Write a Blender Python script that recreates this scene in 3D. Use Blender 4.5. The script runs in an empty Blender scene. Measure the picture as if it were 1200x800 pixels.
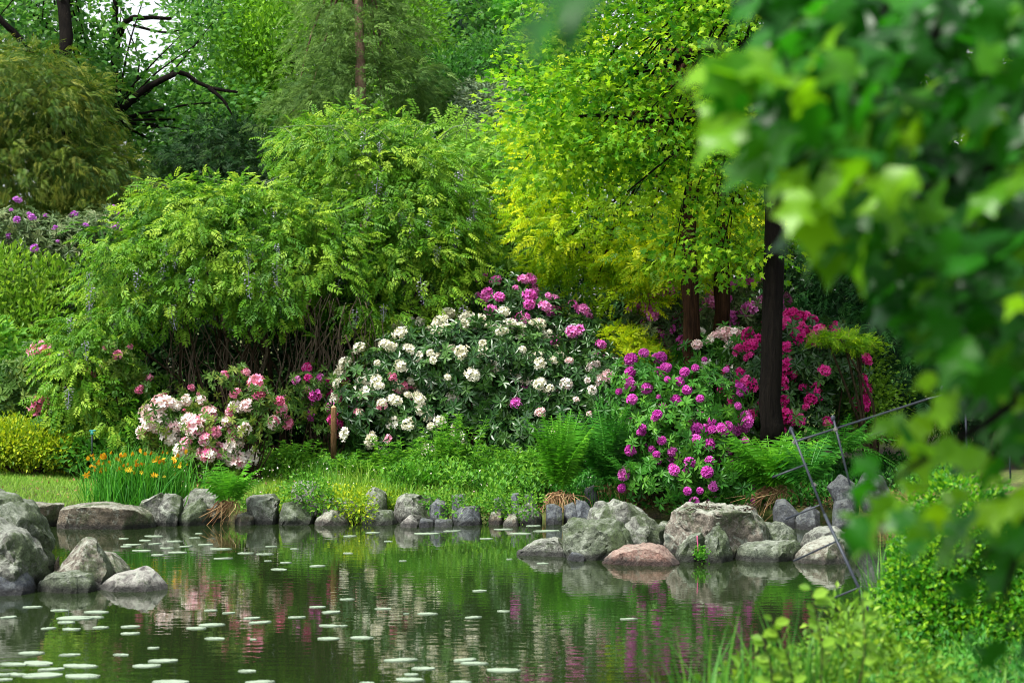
import bpy, bmesh, math, random
import numpy as np
from mathutils import Vector, noise

# ------------------------------------------------------------------ camera, world, sun, exposure
sc = bpy.context.scene
COL = sc.collection
F, H = 2333.0, 2.0                       # focal length in photo pixels (1200 wide), eye height above the water
cam = bpy.data.cameras.new('camera')
cam.lens, cam.sensor_width, cam.sensor_fit = 70.0, 36.0, 'HORIZONTAL'
cam.clip_start, cam.clip_end = 0.1, 2000
cam.dof.use_dof = True
cam.dof.focus_distance = 22.5
cam.dof.aperture_fstop = 3.4
camo = bpy.data.objects.new('camera', cam); COL.objects.link(camo)
camo.location = (0, 0, H); camo.rotation_euler = (math.radians(90), 0, 0)
sc.camera = camo

SUN_EL, SUN_AZ = math.radians(60), math.radians(-125)   # from the upper left, behind the camera
w = bpy.data.worlds.new('World'); sc.world = w; w.use_nodes = True
nt = w.node_tree
bg = nt.nodes['Background']; bg.inputs['Strength'].default_value = 0.14
sky = nt.nodes.new('ShaderNodeTexSky'); sky.sky_type = 'NISHITA'; sky.sun_disc = False
sky.sun_elevation = SUN_EL; sky.sun_rotation = SUN_AZ
sky.air_density = 1.0; sky.dust_density = 3.0; sky.ozone_density = 1.0
hs = nt.nodes.new('ShaderNodeHueSaturation'); hs.inputs['Saturation'].default_value = 0.25
nt.links.new(sky.outputs[0], hs.inputs['Color']); nt.links.new(hs.outputs[0], bg.inputs['Color'])
sl = bpy.data.lights.new('sun', 'SUN'); sl.energy = 3.0; sl.angle = math.radians(12); sl.color = (1, .96, .88)
so = bpy.data.objects.new('sun', sl); COL.objects.link(so)
sdir = Vector((math.sin(SUN_AZ) * math.cos(SUN_EL), math.cos(SUN_AZ) * math.cos(SUN_EL), math.sin(SUN_EL)))
so.rotation_euler = sdir.to_track_quat('Z', 'Y').to_euler()
sc.view_settings.view_transform = 'Standard'; sc.view_settings.look = 'None'
sc.view_settings.gamma = 1; sc.view_settings.exposure = 1.18
sc.cycles.max_bounces = 7; sc.cycles.diffuse_bounces = 3; sc.cycles.glossy_bounces = 2
sc.cycles.transmission_bounces = 3; sc.cycles.transparent_max_bounces = 4
sc.cycles.sample_clamp_indirect = 4
sc.cycles.caustics_reflective = False; sc.cycles.caustics_refractive = False
sc.cycles.use_denoising = True; sc.cycles.filter_width = 1.0

# ------------------------------------------------------------------ helpers
def W(px, py, Y):
    return np.array([(px - 600) / F * Y, Y, H + (400 - py) / F * Y])
def row_depth(py): return F * H / (py - 400)

def tag(o, label=None, cat=None, group=None, kind=None):
    if label: o['label'] = label
    if cat: o['category'] = cat
    if group: o['group'] = group
    if kind: o['kind'] = kind
    return o
def thing(name, label, cat, loc, group=None, kind=None):
    o = bpy.data.objects.new(name, None); COL.objects.link(o)
    o.empty_display_size = .1
    o.location = tuple(float(v) for v in loc)
    return tag(o, label, cat, group, kind)

class MB:
    def __init__(s): s.v = []; s.t = []; s.q = []; s.tint = []; s.n = 0
    def add(s, v, tris=None, quads=None, tint=None):
        v = np.asarray(v, float).reshape(-1, 3)
        if tris is not None and len(tris): s.t.append(np.asarray(tris, np.int64).reshape(-1, 3) + s.n)
        if quads is not None and len(quads): s.q.append(np.asarray(quads, np.int64).reshape(-1, 4) + s.n)
        s.v.append(v); s.n += len(v)
        s.tint.append(np.full(len(v), .5) if tint is None else np.broadcast_to(np.asarray(tint, float), (len(v),)))
    def inst(s, T, pos, d, nrm, size, tint):
        """copies of template T (verts, tris) at pos, axis d, normal nrm"""
        if len(pos) == 0: return
        tv, tt, tw = T
        d = norm(d); sd = norm(np.cross(d, nrm) + 1e-9); n2 = np.cross(sd, d)
        sz = np.broadcast_to(np.asarray(size, float), (len(pos),))[:, None, None]
        v = pos[:, None, :] + sz * (tv[None, :, 0, None] * sd[:, None, :] + tv[None, :, 1, None] * d[:, None, :] + tv[None, :, 2, None] * n2[:, None, :])
        N, k = len(pos), len(tv)
        f = tt[None] + (np.arange(N) * k)[:, None, None]
        tn = np.clip(np.asarray(tint)[:, None] + tw[None, :], 0, 1)
        s.add(v.reshape(-1, 3), tris=f.reshape(-1, 3), tint=tn.reshape(-1))
    def tube(s, pts, rad, sides=6, tint=.5, jit=0., rng=None):
        pts = np.asarray(pts, float); n = len(pts)
        rad = np.interp(np.linspace(0, 1, n), np.linspace(0, 1, len(rad)), rad) if hasattr(rad, '__len__') else np.full(n, rad)
        tan = norm(np.gradient(pts, axis=0))
        ref = np.tile(np.array([0.3, 1, 0.2]) if abs(tan[0][1]) < .9 else np.array([1., 0, 0]), (n, 1))
        a = norm(np.cross(tan, ref)); b = np.cross(tan, a)
        th = np.linspace(0, 2 * math.pi, sides, endpoint=False)
        r = rad[:, None] * np.ones(sides)
        if jit and rng is not None: r = r * (1 + jit * rng.normal(size=r.shape))
        v = pts[:, None] + r[..., None] * (np.cos(th)[None, :, None] * a[:, None] + np.sin(th)[None, :, None] * b[:, None])
        i = np.arange(n - 1)[:, None] * sides; j = np.arange(sides)[None]; j2 = (j + 1) % sides
        q = np.stack([i + j, i + j2, i + sides + j2, i + sides + j], -1).reshape(-1, 4)
        v = v.reshape(-1, 3)
        v = np.vstack([v, pts[-1:] + tan[-1:] * rad[-1], pts[:1]])
        L = (n - 1) * sides; k = np.arange(sides)
        t = np.concatenate([np.stack([L + k, L + (k + 1) % sides, np.full(sides, n * sides)], -1),
                            np.stack([(k + 1) % sides, k, np.full(sides, n * sides + 1)], -1)])
        s.add(v, tris=t, quads=q, tint=tint)
    def build(s, name, mat, parent=None, smooth=False):
        me = bpy.data.meshes.new(name)
        V = np.concatenate(s.v) if s.v else np.zeros((0, 3))
        if parent is not None and not getattr(s, 'local', False): V = V - np.array(parent_world(parent))
        T = np.concatenate(s.t) if s.t else np.zeros((0, 3), np.int64)
        Q = np.concatenate(s.q) if s.q else np.zeros((0, 4), np.int64)
        me.vertices.add(len(V)); me.vertices.foreach_set('co', V.astype(np.float32).ravel())
        nl = T.size + Q.size
        me.loops.add(nl); me.loops.foreach_set('vertex_index', np.concatenate([T.ravel(), Q.ravel()]).astype(np.int32))
        me.polygons.add(len(T) + len(Q))
        st = np.concatenate([np.arange(len(T)) * 3, T.size + np.arange(len(Q)) * 4]).astype(np.int32)
        me.polygons.foreach_set('loop_start', st)
        me.polygons.foreach_set('use_smooth', np.full(len(st), smooth))
        me.update(calc_edges=True); me.validate()
        at = me.attributes.new('tint', 'FLOAT', 'POINT')
        at.data.foreach_set('value', np.concatenate(s.tint).astype(np.float32))
        me.materials.append(mat)
        return link(name, me, parent)
def parent_world(p):
    v = Vector(p.location)
    while p.parent: p = p.parent; v += p.location
    return v
def link(name, me, parent=None, loc=None):
    o = bpy.data.objects.new(name, me); COL.objects.link(o)
    if parent is not None: o.parent = parent
    if loc is not None: o.location = tuple(float(x) for x in loc)
    return o
def norm(v):
    v = np.asarray(v, float); return v / (np.linalg.norm(v, axis=-1, keepdims=True) + 1e-12)
def tri_area(T):
    v, t, _ = T; a = v[t[:, 0]]; return .5 * np.linalg.norm(np.cross(v[t[:, 1]] - a, v[t[:, 2]] - a), axis=1).sum()
def curve(pts, n=12):
    """smooth polyline through points (Catmull-Rom)"""
    P = np.asarray(pts, float); P = np.vstack([2 * P[0] - P[1], P, 2 * P[-1] - P[-2]])
    out = []; m = len(P) - 3
    for t in np.linspace(0, m - 1e-6, n):
        i = int(t); u = t - i; a, b, c, d = P[i:i + 4]
        out.append(.5 * ((2 * b) + (c - a) * u + (2 * a - 5 * b + 4 * c - d) * u * u + (3 * b - a - 3 * c + d) * u ** 3))
    return np.array(out)

# ------------------------------------------------------------------ materials
def mat_new(name):
    m = bpy.data.materials.new(name); m.use_nodes = True
    nt = m.node_tree; p = nt.nodes['Principled BSDF']; return m, nt, p
def ramp(nt, fac, stops):
    r = nt.nodes.new('ShaderNodeValToRGB')
    e = r.color_ramp.elements
    while len(e) < len(stops): e.new(.5)
    for k, (p, c) in enumerate(stops): e[k].position = p; e[k].color = (*c, 1)
    nt.links.new(fac, r.inputs[0]); return r.outputs[0]
def leaf_mat(name, dark, mid, light, trans=.35, rough=.5, tcol=1.3, spec=.25, objrand=0.):
    m, nt, p = mat_new(name)
    a = nt.nodes.new('ShaderNodeAttribute'); a.attribute_name = 'tint'
    f = a.outputs['Fac']
    if objrand:
        oi = nt.nodes.new('ShaderNodeObjectInfo'); ma = nt.nodes.new('ShaderNodeMath'); ma.operation = 'MULTIPLY_ADD'
        mb = nt.nodes.new('ShaderNodeMath'); mb.operation = 'SUBTRACT'; mb.inputs[1].default_value = .5
        nt.links.new(oi.outputs['Random'], mb.inputs[0]); nt.links.new(mb.outputs[0], ma.inputs[0])
        ma.inputs[1].default_value = objrand; nt.links.new(f, ma.inputs[2]); f = ma.outputs[0]
    c = ramp(nt, f, [(0, dark), (.5, mid), (1, light)])
    nt.links.new(c, p.inputs['Base Color']); p.inputs['Roughness'].default_value = rough
    p.inputs['Specular IOR Level'].default_value = spec
    tr = nt.nodes.new('ShaderNodeBsdfTranslucent')
    mx = nt.nodes.new('ShaderNodeMixRGB'); mx.blend_type = 'MULTIPLY'; mx.inputs[0].default_value = 1
    mx.inputs[2].default_value = (tcol, tcol, tcol * .7, 1); nt.links.new(c, mx.inputs[1]); nt.links.new(mx.outputs[0], tr.inputs[0])
    ms = nt.nodes.new('ShaderNodeMixShader'); ms.inputs[0].default_value = trans
    nt.links.new(p.outputs[0], ms.inputs[1]); nt.links.new(tr.outputs[0], ms.inputs[2])
    nt.links.new(ms.outputs[0], nt.nodes['Material Output'].inputs[0]); return m
def G(r, g, b, k=1.): return (r * k, g * k, b * k)
def green(name, c, k=.45, K=1.8, yel=1.25, **kw):
    d = G(*c, k); l = (min(1, c[0] * K * yel), min(1, c[1] * K), c[2] * K * .9)
    return leaf_mat(name, d, c, l, **kw)
def noise_tex(nt, scale, detail=6, rough=.6, vec=None, dist=0.):
    n = nt.nodes.new('ShaderNodeTexNoise'); n.inputs['Scale'].default_value = scale
    n.inputs['Detail'].default_value = detail; n.inputs['Roughness'].default_value = rough; n.inputs['Distortion'].default_value = dist
    if vec is not None: nt.links.new(vec, n.inputs['Vector'])
    return n.outputs['Fac']
def geo_pos(nt, scale=(1, 1, 1)):
    g = nt.nodes.new('ShaderNodeNewGeometry'); mp = nt.nodes.new('ShaderNodeMapping')
    mp.inputs['Scale'].default_value = scale; nt.links.new(g.outputs['Position'], mp.inputs[0]); return mp.outputs[0], g
def mixc(nt, f, a, b):
    m = nt.nodes.new('ShaderNodeMixRGB')
    for s, v in ((0, f), (1, a), (2, b)):
        if isinstance(v, tuple): m.inputs[s].default_value = (*v, 1)
        elif isinstance(v, (int, float)): m.inputs[s].default_value = v
        else: nt.links.new(v, m.inputs[s])
    return m.outputs[0]
def bump(nt, p, h, strength, dist=.02):
    b = nt.nodes.new('ShaderNodeBump'); b.inputs['Strength'].default_value = strength; b.inputs['Distance'].default_value = dist
    nt.links.new(h, b.inputs['Height']); nt.links.new(b.outputs[0], p.inputs['Normal'])
def gray(v): return (v, v, v)
def step(nt, f, a, b):
    return ramp(nt, f, [(a, (0, 0, 0)), (b, (1, 1, 1))])
def rock_mat(name, a, b, lichen=.35, moss=.3, mossc=(.05, .085, .02), lich=(.42, .46, .38)):
    m, nt, p = mat_new(name)
    vec, g = geo_pos(nt)
    n1 = noise_tex(nt, 3.2, 8, .65, vec, .6); n2 = noise_tex(nt, 14, 8, .7, vec); n3 = noise_tex(nt, 55, 5, .7, vec)
    base = mixc(nt, step(nt, n1, .35, .65), a, b)
    base = mixc(nt, step(nt, n3, .45, .75), base, G(*b, 1.5))
    dk = nt.nodes.new('ShaderNodeMixRGB'); dk.blend_type = 'MULTIPLY'; dk.inputs[0].default_value = .85
    nt.links.new(base, dk.inputs[1]); nt.links.new(ramp(nt, n2, [(.33, gray(.16)), (.56, gray(1.))]), dk.inputs[2])
    base = dk.outputs[0]
    l1 = noise_tex(nt, 7.3, 9, .75, vec, 1.)
    ml = nt.nodes.new('ShaderNodeMath'); ml.operation = 'MULTIPLY'; ml.inputs[1].default_value = min(1, lichen * 2)
    nt.links.new(step(nt, l1, .52, .62), ml.inputs[0]); base = mixc(nt, ml.outputs[0], base, lich)
    # pale lichen crust on upward faces, more moss on right-facing sides
    sx = nt.nodes.new('ShaderNodeSeparateXYZ'); nt.links.new(g.outputs['Normal'], sx.inputs[0])
    au = nt.nodes.new('ShaderNodeMath'); au.operation = 'MULTIPLY_ADD'; au.inputs[1].default_value = .3
    nt.links.new(sx.outputs[2], au.inputs[0]); nt.links.new(n2, au.inputs[2])
    mu = nt.nodes.new('ShaderNodeMath'); mu.operation = 'MULTIPLY'; mu.inputs[1].default_value = min(.75, lichen)
    nt.links.new(step(nt, au.outputs[0], .62, .82), mu.inputs[0]); base = mixc(nt, mu.outputs[0], base, lich)
    m1 = noise_tex(nt, 2.6, 8, .7, vec, .8)
    ad = nt.nodes.new('ShaderNodeMath'); ad.operation = 'MULTIPLY_ADD'; ad.inputs[1].default_value = .12
    nt.links.new(sx.outputs[0], ad.inputs[0]); nt.links.new(m1, ad.inputs[2])
    m2 = noise_tex(nt, 22, 6, .8, vec, .5)
    ae = nt.nodes.new('ShaderNodeMath'); ae.operation = 'MULTIPLY_ADD'; ae.inputs[1].default_value = .55
    nt.links.new(m2, ae.inputs[0]); nt.links.new(ad.outputs[0], ae.inputs[2])
    mv = mixc(nt, step(nt, n3, .35, .7), G(*mossc, .45), G(*mossc, 1.5))
    mm = nt.nodes.new('ShaderNodeMath'); mm.operation = 'MULTIPLY'; mm.inputs[1].default_value = .85
    nt.links.new(step(nt, ae.outputs[0], .88 - moss * .22, 1.0 - moss * .16), mm.inputs[0])
    base = mixc(nt, mm.outputs[0], base, mv)
    # wet band at the waterline
    sp = nt.nodes.new('ShaderNodeSeparateXYZ'); nt.links.new(vec, sp.inputs[0])
    wb = nt.nodes.new('ShaderNodeMath'); wb.operation = 'MULTIPLY_ADD'; wb.inputs[1].default_value = .05
    nt.links.new(n2, wb.inputs[0]); nt.links.new(sp.outputs[2], wb.inputs[2])
    wet = ramp(nt, wb.outputs[0], [(.06, gray(.16)), (.11, gray(1))])
    mw = nt.nodes.new('ShaderNodeMixRGB'); mw.blend_type = 'MULTIPLY'; mw.inputs[0].default_value = 1
    nt.links.new(base, mw.inputs[1]); nt.links.new(wet, mw.inputs[2])
    nt.links.new(mw.outputs[0], p.inputs['Base Color'])
    p.inputs['Roughness'].default_value = .85
    hh = nt.nodes.new('ShaderNodeMath'); hh.operation = 'MULTIPLY_ADD'; hh.inputs[1].default_value = .35
    nt.links.new(n3, hh.inputs[0]); nt.links.new(n2, hh.inputs[2])
    bump(nt, p, hh.outputs[0], 1., .06); return m
def bark_mat(name, a, b, sc_=(18, 18, 3)):
    m, nt, p = mat_new(name); vec, g = geo_pos(nt, sc_)
    n = noise_tex(nt, 1.0, 8, .7, vec, .4); c = mixc(nt, step(nt, n, .35, .65), a, b)
    nt.links.new(c, p.inputs['Base Color']); p.inputs['Roughness'].default_value = .95; p.inputs['Specular IOR Level'].default_value = .1; bump(nt, p, n, 1., .05); return m
def plain(name, c, rough=.6, metal=0., var=.3, sc_=30):
    m, nt, p = mat_new(name); vec, g = geo_pos(nt); n = noise_tex(nt, sc_, 5, .6, vec)
    nt.links.new(mixc(nt, n, G(*c, 1 - var), G(*c, 1 + var)), p.inputs['Base Color'])
    p.inputs['Roughness'].default_value = rough; p.inputs['Metallic'].default_value = metal; return m

M = {}
M['wist'] = leaf_mat('wisteria_leaf', (.03, .12, .008), (.11, .28, .015), (.34, .50, .045), .38)
M['wist_low'] = leaf_mat('wisteria_leaf_low', (.02, .085, .012), (.045, .16, .02), (.10, .26, .03), .35)
M['oak'] = leaf_mat('oak_leaf', (.025, .11, .018), (.07, .22, .03), (.16, .35, .05), .45)
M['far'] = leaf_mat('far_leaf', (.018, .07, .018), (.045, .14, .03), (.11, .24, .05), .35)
M['lime'] = leaf_mat('lime_leaf', (.06, .18, .01), (.13, .33, .015), (.24, .46, .03), .45)
M['larch'] = leaf_mat('larch_needle', (.05, .12, .03), (.11, .21, .05), (.19, .32, .08), .3, spec=.1)
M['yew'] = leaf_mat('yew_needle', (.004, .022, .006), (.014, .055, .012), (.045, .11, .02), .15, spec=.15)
M['hemlock'] = leaf_mat('hemlock_spray', (.003, .022, .007), (.010, .06, .012), (.03, .12, .02), .2, spec=.15)
M['browncyp'] = leaf_mat('cypress_spray', (.025, .085, .01), (.085, .165, .016), (.25, .28, .035), .3)
M['spruce'] = leaf_mat('spruce_needle', (.05, .10, .09), (.10, .17, .15), (.18, .26, .22), .15)
M['grey'] = leaf_mat('grey_leaf', (.06, .11, .06), (.13, .20, .11), (.25, .33, .18), .25)
M['maple'] = leaf_mat('maple_leaf', (.03, .17, .01), (.13, .36, .012), (.38, .58, .02), .5)
M['gold'] = leaf_mat('golden_leaf', (.07, .22, .006), (.28, .46, .01), (.66, .72, .02), .5)
M['sumac'] = leaf_mat('feathery_leaf', (.07, .20, .02), (.15, .33, .04), (.28, .46, .06), .4)
M['spirea'] = leaf_mat('spirea_leaf', (.07, .19, .008), (.24, .36, .012), (.52, .56, .02), .35)
M['yg'] = leaf_mat('yellow_green_leaf', (.06, .15, .01), (.14, .30, .02), (.28, .44, .04), .4)
M['rhodo'] = leaf_mat('rhododendron_leaf', (.012, .05, .012), (.03, .10, .018), (.09, .20, .04), .2, .35, spec=.5)
M['rhodo_lt'] = leaf_mat('rhododendron_leaf_bright', (.02, .11, .012), (.05, .20, .02), (.12, .32, .03), .3, .4)
M['rhodo_gr'] = leaf_mat('rhododendron_leaf_grey', (.04, .08, .025), (.09, .15, .05), (.22, .26, .12), .2, .4)
M['azal'] = leaf_mat('azalea_leaf', (.03, .09, .012), (.08, .17, .025), (.22, .28, .05), .35)
M['fern'] = leaf_mat('fern_frond', (.03, .15, .01), (.08, .30, .015), (.17, .44, .03), .4)
M['fern_dk'] = leaf_mat('fern_frond_deep', (.012, .09, .01), (.035, .19, .015), (.09, .31, .03), .35)
M['iris'] = leaf_mat('strap_leaf', (.02, .12, .012), (.05, .25, .018), (.13, .38, .03), .4)
M['cover'] = leaf_mat('ground_leaf', (.03, .13, .012), (.09, .28, .022), (.22, .44, .04), .4)
M['cover_y'] = leaf_mat('ground_leaf_gold', (.08, .22, .01), (.24, .38, .015), (.50, .56, .02), .4)
M['grass'] = leaf_mat('lawn_blade', (.06, .17, .012), (.15, .32, .025), (.30, .44, .05), .35)
M['reed'] = leaf_mat('reed_blade', (.02, .11, .015), (.06, .22, .02), (.16, .34, .04), .4)
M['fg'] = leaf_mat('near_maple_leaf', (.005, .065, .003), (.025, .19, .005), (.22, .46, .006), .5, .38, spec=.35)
M['box'] = leaf_mat('box_leaf', (.015, .11, .006), (.06, .26, .01), (.26, .48, .02), .4, .4)
M['dry'] = leaf_mat('dry_stalk', (.14, .07, .03), (.30, .17, .08), (.5, .36, .18), .1, .8)
M['lav'] = leaf_mat('lavender_petal', (.30, .27, .48), (.48, .44, .66), (.66, .62, .80), .3, .5)
M['fl_white'] = leaf_mat('white_petal', (.60, .56, .40), (.80, .78, .66), (.86, .84, .76), .25, .5, 1., objrand=.5)
M['fl_palepink'] = leaf_mat('pale_pink_petal', (.76, .46, .52), (.86, .76, .74), (.90, .86, .81), .25, .5, 1., objrand=.8)
M['fl_pink'] = leaf_mat('pink_petal', (.68, .12, .30), (.80, .26, .44), (.86, .48, .60), .3, .5, 1., objrand=.6)
M['fl_mauve'] = leaf_mat('mauve_pink_petal', (.54, .06, .40), (.72, .15, .56), (.84, .36, .70), .3, .5, 1., objrand=.6)
M['fl_mag'] = leaf_mat('magenta_petal', (.44, .03, .34), (.66, .08, .54), (.80, .24, .68), .3, .5, 1., objrand=.5)
M['fl_deep'] = leaf_mat('deep_magenta_petal', (.46, .008, .16), (.72, .02, .30), (.86, .12, .46), .3, .5, 1., objrand=.7)
M['fl_purple'] = leaf_mat('purple_petal', (.34, .06, .44), (.50, .14, .60), (.62, .28, .70), .3, .5, 1., objrand=.5)
M['fl_orange'] = leaf_mat('orange_petal', (.62, .22, .01), (.80, .44, .02), (.88, .64, .05), .3, .5, 1., objrand=.7)
M['bark'] = bark_mat('bark_dark', (.002, .0016, .0013), (.010, .008, .006))
M['bark_br'] = bark_mat('bark_brown', (.008, .004, .002), (.06, .028, .014), (30, 30, 2.5))
M['bark_gr'] = bark_mat('bark_grey', (.05, .04, .028), (.20, .155, .11))
M['bark_larch'] = bark_mat('bark_larch', (.12, .07, .05), (.26, .18, .13))
M['stem'] = bark_mat('stem_brown', (.025, .018, .01), (.09, .065, .04), (40, 40, 8))
M['soil'] = plain('soil', (.045, .028, .016), .95, 0, .5, 12)
M['r_grey'] = rock_mat('rock_grey', (.08, .085, .075), (.19, .195, .165), .4, .55)
M['r_moss'] = rock_mat('rock_mossy', (.045, .065, .04), (.12, .145, .095), .3, .8)
M['r_pale'] = rock_mat('rock_pale', (.26, .25, .23), (.38, .36, .33), .35, .05)
M['r_brown'] = rock_mat('rock_brown', (.09, .07, .045), (.20, .165, .115), .35, .45)
M['r_pink'] = rock_mat('rock_pinkish', (.14, .12, .09), (.27, .235, .19), .65, .65)
M['r_red'] = rock_mat('rock_red', (.22, .11, .08), (.34, .21, .17), .2, -.2)
M['r_slate'] = rock_mat('rock_slate', (.04, .048, .06), (.10, .115, .135), .15, .1)
M['r_dark'] = rock_mat('rock_dark', (.035, .04, .045), (.08, .09, .10), .1, -.1)
M['pad'] = plain('lily_pad_skin', (.25, .32, .23), .45, 0, .25, 25)
M['iron'] = plain('fence_iron', (.02, .027, .04), .5, .2, .5, 40)
M['post'] = bark_mat('post_wood', (.13, .07, .03), (.26, .15, .075), (60, 60, 6))

# ground, lawn soil and leaf litter
def ground_mat():
    m, nt, p = mat_new('bank_soil'); vec, g = geo_pos(nt)
    n1 = noise_tex(nt, 1.1, 7, .6, vec); n2 = noise_tex(nt, 25, 7, .7, vec)
    soil = mixc(nt, step(nt, n2, .35, .68), (.018, .012, .007), (.085, .055, .03))
    grn = mixc(nt, step(nt, n2, .35, .65), (.05, .09, .012), (.15, .18, .03))
    c = mixc(nt, step(nt, n1, .42, .55), soil, grn)
    nt.links.new(c, p.inputs['Base Color']); p.inputs['Roughness'].default_value = .95; bump(nt, p, n2, 1, .03); return m
def water_mat():
    m, nt, p = mat_new('pond_water')
    p.inputs['Base Color'].default_value = (.012, .022, .006, 1); p.inputs['Roughness'].default_value = .0
    p.inputs['IOR'].default_value = 2.1; p.inputs['Specular IOR Level'].default_value = .5
    v1, g = geo_pos(nt, (1.6, 4.2, 1)); a = noise_tex(nt, 2.2, 2, .5, v1)
    v2, g = geo_pos(nt, (.35, .9, 1)); b = noise_tex(nt, 1.0, 2, .5, v2)
    v3, g = geo_pos(nt, (.22, .22, 1)); k = noise_tex(nt, 1.0, 2, .5, v3)
    mk = nt.nodes.new('ShaderNodeMath'); mk.operation = 'MULTIPLY'
    nt.links.new(a, mk.inputs[0]); nt.links.new(ramp(nt, k, [(.35, gray(.25)), (.6, gray(1))]), mk.inputs[1])
    ad = nt.nodes.new('ShaderNodeMath'); ad.operation = 'MULTIPLY_ADD'; ad.inputs[1].default_value = .8
    nt.links.new(b, ad.inputs[0]); nt.links.new(mk.outputs[0], ad.inputs[2])
    bump(nt, p, ad.outputs[0], .10, .02); return m
M['ground'] = ground_mat(); M['water'] = water_mat()

# ------------------------------------------------------------------ terrain and water
def shore_far(x):
    return np.interp(x, [-40, -12, -6, -5, -2.2, 0, 1.5, 3.2, 4.2, 5.2, 7, 10], [20, 20.5, 21.7, 21.8, 22.2, 22.3, 22.6, 22.9, 22.3, 20.5, 17, 15])
def shore_near(x):
    return np.interp(x, [-40, -2, 0, .6, 1.3, 2.0, 2.7, 3.5, 5, 7, 10], [3.5, 4, 5.2, 7.5, 9.5, 11.3, 13.3, 15, 16.5, 16, 15])
def ground_h(x, y):
    x = np.asarray(x, float); y = np.asarray(y, float)
    s = y - shore_far(x); s2 = shore_near(x) - y
    side = np.abs(x) - 38
    far = np.interp(s, [-1.2, -.35, .15, .5, 2, 6, 14, 40, 300], [-.7, -.35, .10, .22, .30, .42, .9, 2.4, 9])
    near = np.interp(s2, [-1.2, -.4, .1, .8, 3, 20], [-.7, -.3, .12, .28, .38, .5])
    sid = np.interp(side, [-1.5, 0, 3], [-.7, .2, .4])
    h = np.maximum(np.maximum(far, near), sid)
    return h + .03 * np.sin(x * 2.1 + y) * np.cos(y * 1.7) * (h > 0)
def make_ground():
    xs = np.concatenate([-np.geomspace(200, 9, 24), np.linspace(-8.8, 8.8, 120), np.geomspace(9, 200, 24)])
    ys = np.concatenate([np.linspace(-60, 2, 12), np.linspace(2.4, 40, 190), np.geomspace(40.5, 600, 30)])
    X, Yg = np.meshgrid(xs, ys); Z = ground_h(X, Yg)
    mb = MB(); nx = len(xs); i, j = np.meshgrid(np.arange(len(ys) - 1), np.arange(nx - 1), indexing='ij')
    a = i * nx + j
    mb.add(np.stack([X, Yg, Z], -1).reshape(-1, 3), quads=np.stack([a, a + 1, a + nx + 1, a + nx], -1).reshape(-1, 4))
    tag(mb.build('ground', M['ground'], smooth=True), kind='structure')
    mb = MB(); mb.add([(-42, 2, 0), (42, 2, 0), (42, 24.5, 0), (-42, 24.5, 0)], quads=[(0, 1, 2, 3)])
    tag(mb.build('water', M['water']), kind='structure')
make_ground()

# ------------------------------------------------------------------ leaf templates: (verts, tris, tint offsets), axis +y, normal +z, length 1
def T_(v, t, tw=None):
    v = np.array(v, float); return v, np.array(t, int), np.zeros(len(v)) if tw is None else np.array(tw, float)
def T_leaf(w_=.22, fold=.08, bend=-.12, yw=.45):
    return T_([(0, 0, 0), (w_, yw, fold), (0, 1, bend), (-w_, yw, fold)], [(0, 1, 2), (0, 2, 3)])
def T_oval(w_=.18, fold=.05, bend=-.15):
    return T_([(0, 0, 0), (w_ * .85, .28, fold), (w_, .65, fold + bend * .4), (0, 1, bend), (-w_ * .85, .28, fold), (-w_, .65, fold + bend * .4)],
              [(0, 1, 2), (0, 2, 3), (0, 3, 5), (0, 5, 4)])
def T_lobed(seed=0, lobes=5, deep=.55):
    r = random.Random(seed); out = []
    angs = np.linspace(-115, 115, lobes)
    ln = {5: [.42, .72, .95, .72, .42], 3: [.7, 1, .7]}[lobes]
    for k, (a, l) in enumerate(zip(angs, ln)):
        a = math.radians(a + r.uniform(-6, 6)); l *= r.uniform(.9, 1.1)
        out.append((math.sin(a) * l, math.cos(a) * l, a))
        if k < lobes - 1:
            b = math.radians((angs[k] + angs[k + 1]) / 2); m = min(l, ln[k + 1]) * deep
            out.append((math.sin(b) * m, math.cos(b) * m, b))
    v = [(0, .35, 0)] + [(x * .62, .35 + y * .62, -.12 * (x * x + y * y) * 1.5 + r.uniform(-.05, .05)) for x, y, _ in out] + [(0, 0.02, .0)]
    n = len(out); t = [(0, i + 1, i + 2) for i in range(n - 1)] + [(0, n, n + 1), (0, n + 1, 1)]
    return T_(v, t)
def merge(parts):
    V, Tt, Tw, n = [], [], [], 0
    for v, t, tw in parts: V.append(v); Tt.append(t + n); Tw.append(tw); n += len(v)
    return np.concatenate(V), np.concatenate(Tt), np.concatenate(Tw)
def place(T, pos, d, n, s, dt=0.):
    d = norm(np.array(d, float)); sd = norm(np.cross(d, n)); n2 = np.cross(sd, d); v = T[0]
    return np.array(pos) + s * (v[:, :1] * sd + v[:, 1:2] * d + v[:, 2:3] * n2), T[1], T[2] + dt
def T_pinnate(pairs=5, ll=.34, arch=-.5, seed=0, w_=.2):
    r = random.Random(seed); L = T_leaf(w_); P = []
    for i in range(pairs):
        t = (i + 1) / (pairs + .6); z = arch * t * t * .6
        for sgn in (-1, 1):
            P.append(place(L, (0, t, z), (sgn * 1, .45 + r.uniform(-.2, .2), -.35 + r.uniform(-.25, .15)), (0, 0, 1), ll * r.uniform(.85, 1.1), r.uniform(-.08, .08)))
    P.append(place(L, (0, 1 * .93, arch * .55), (0, 1, -.8), (0, .4, 1), ll))
    return merge(P)
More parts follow.
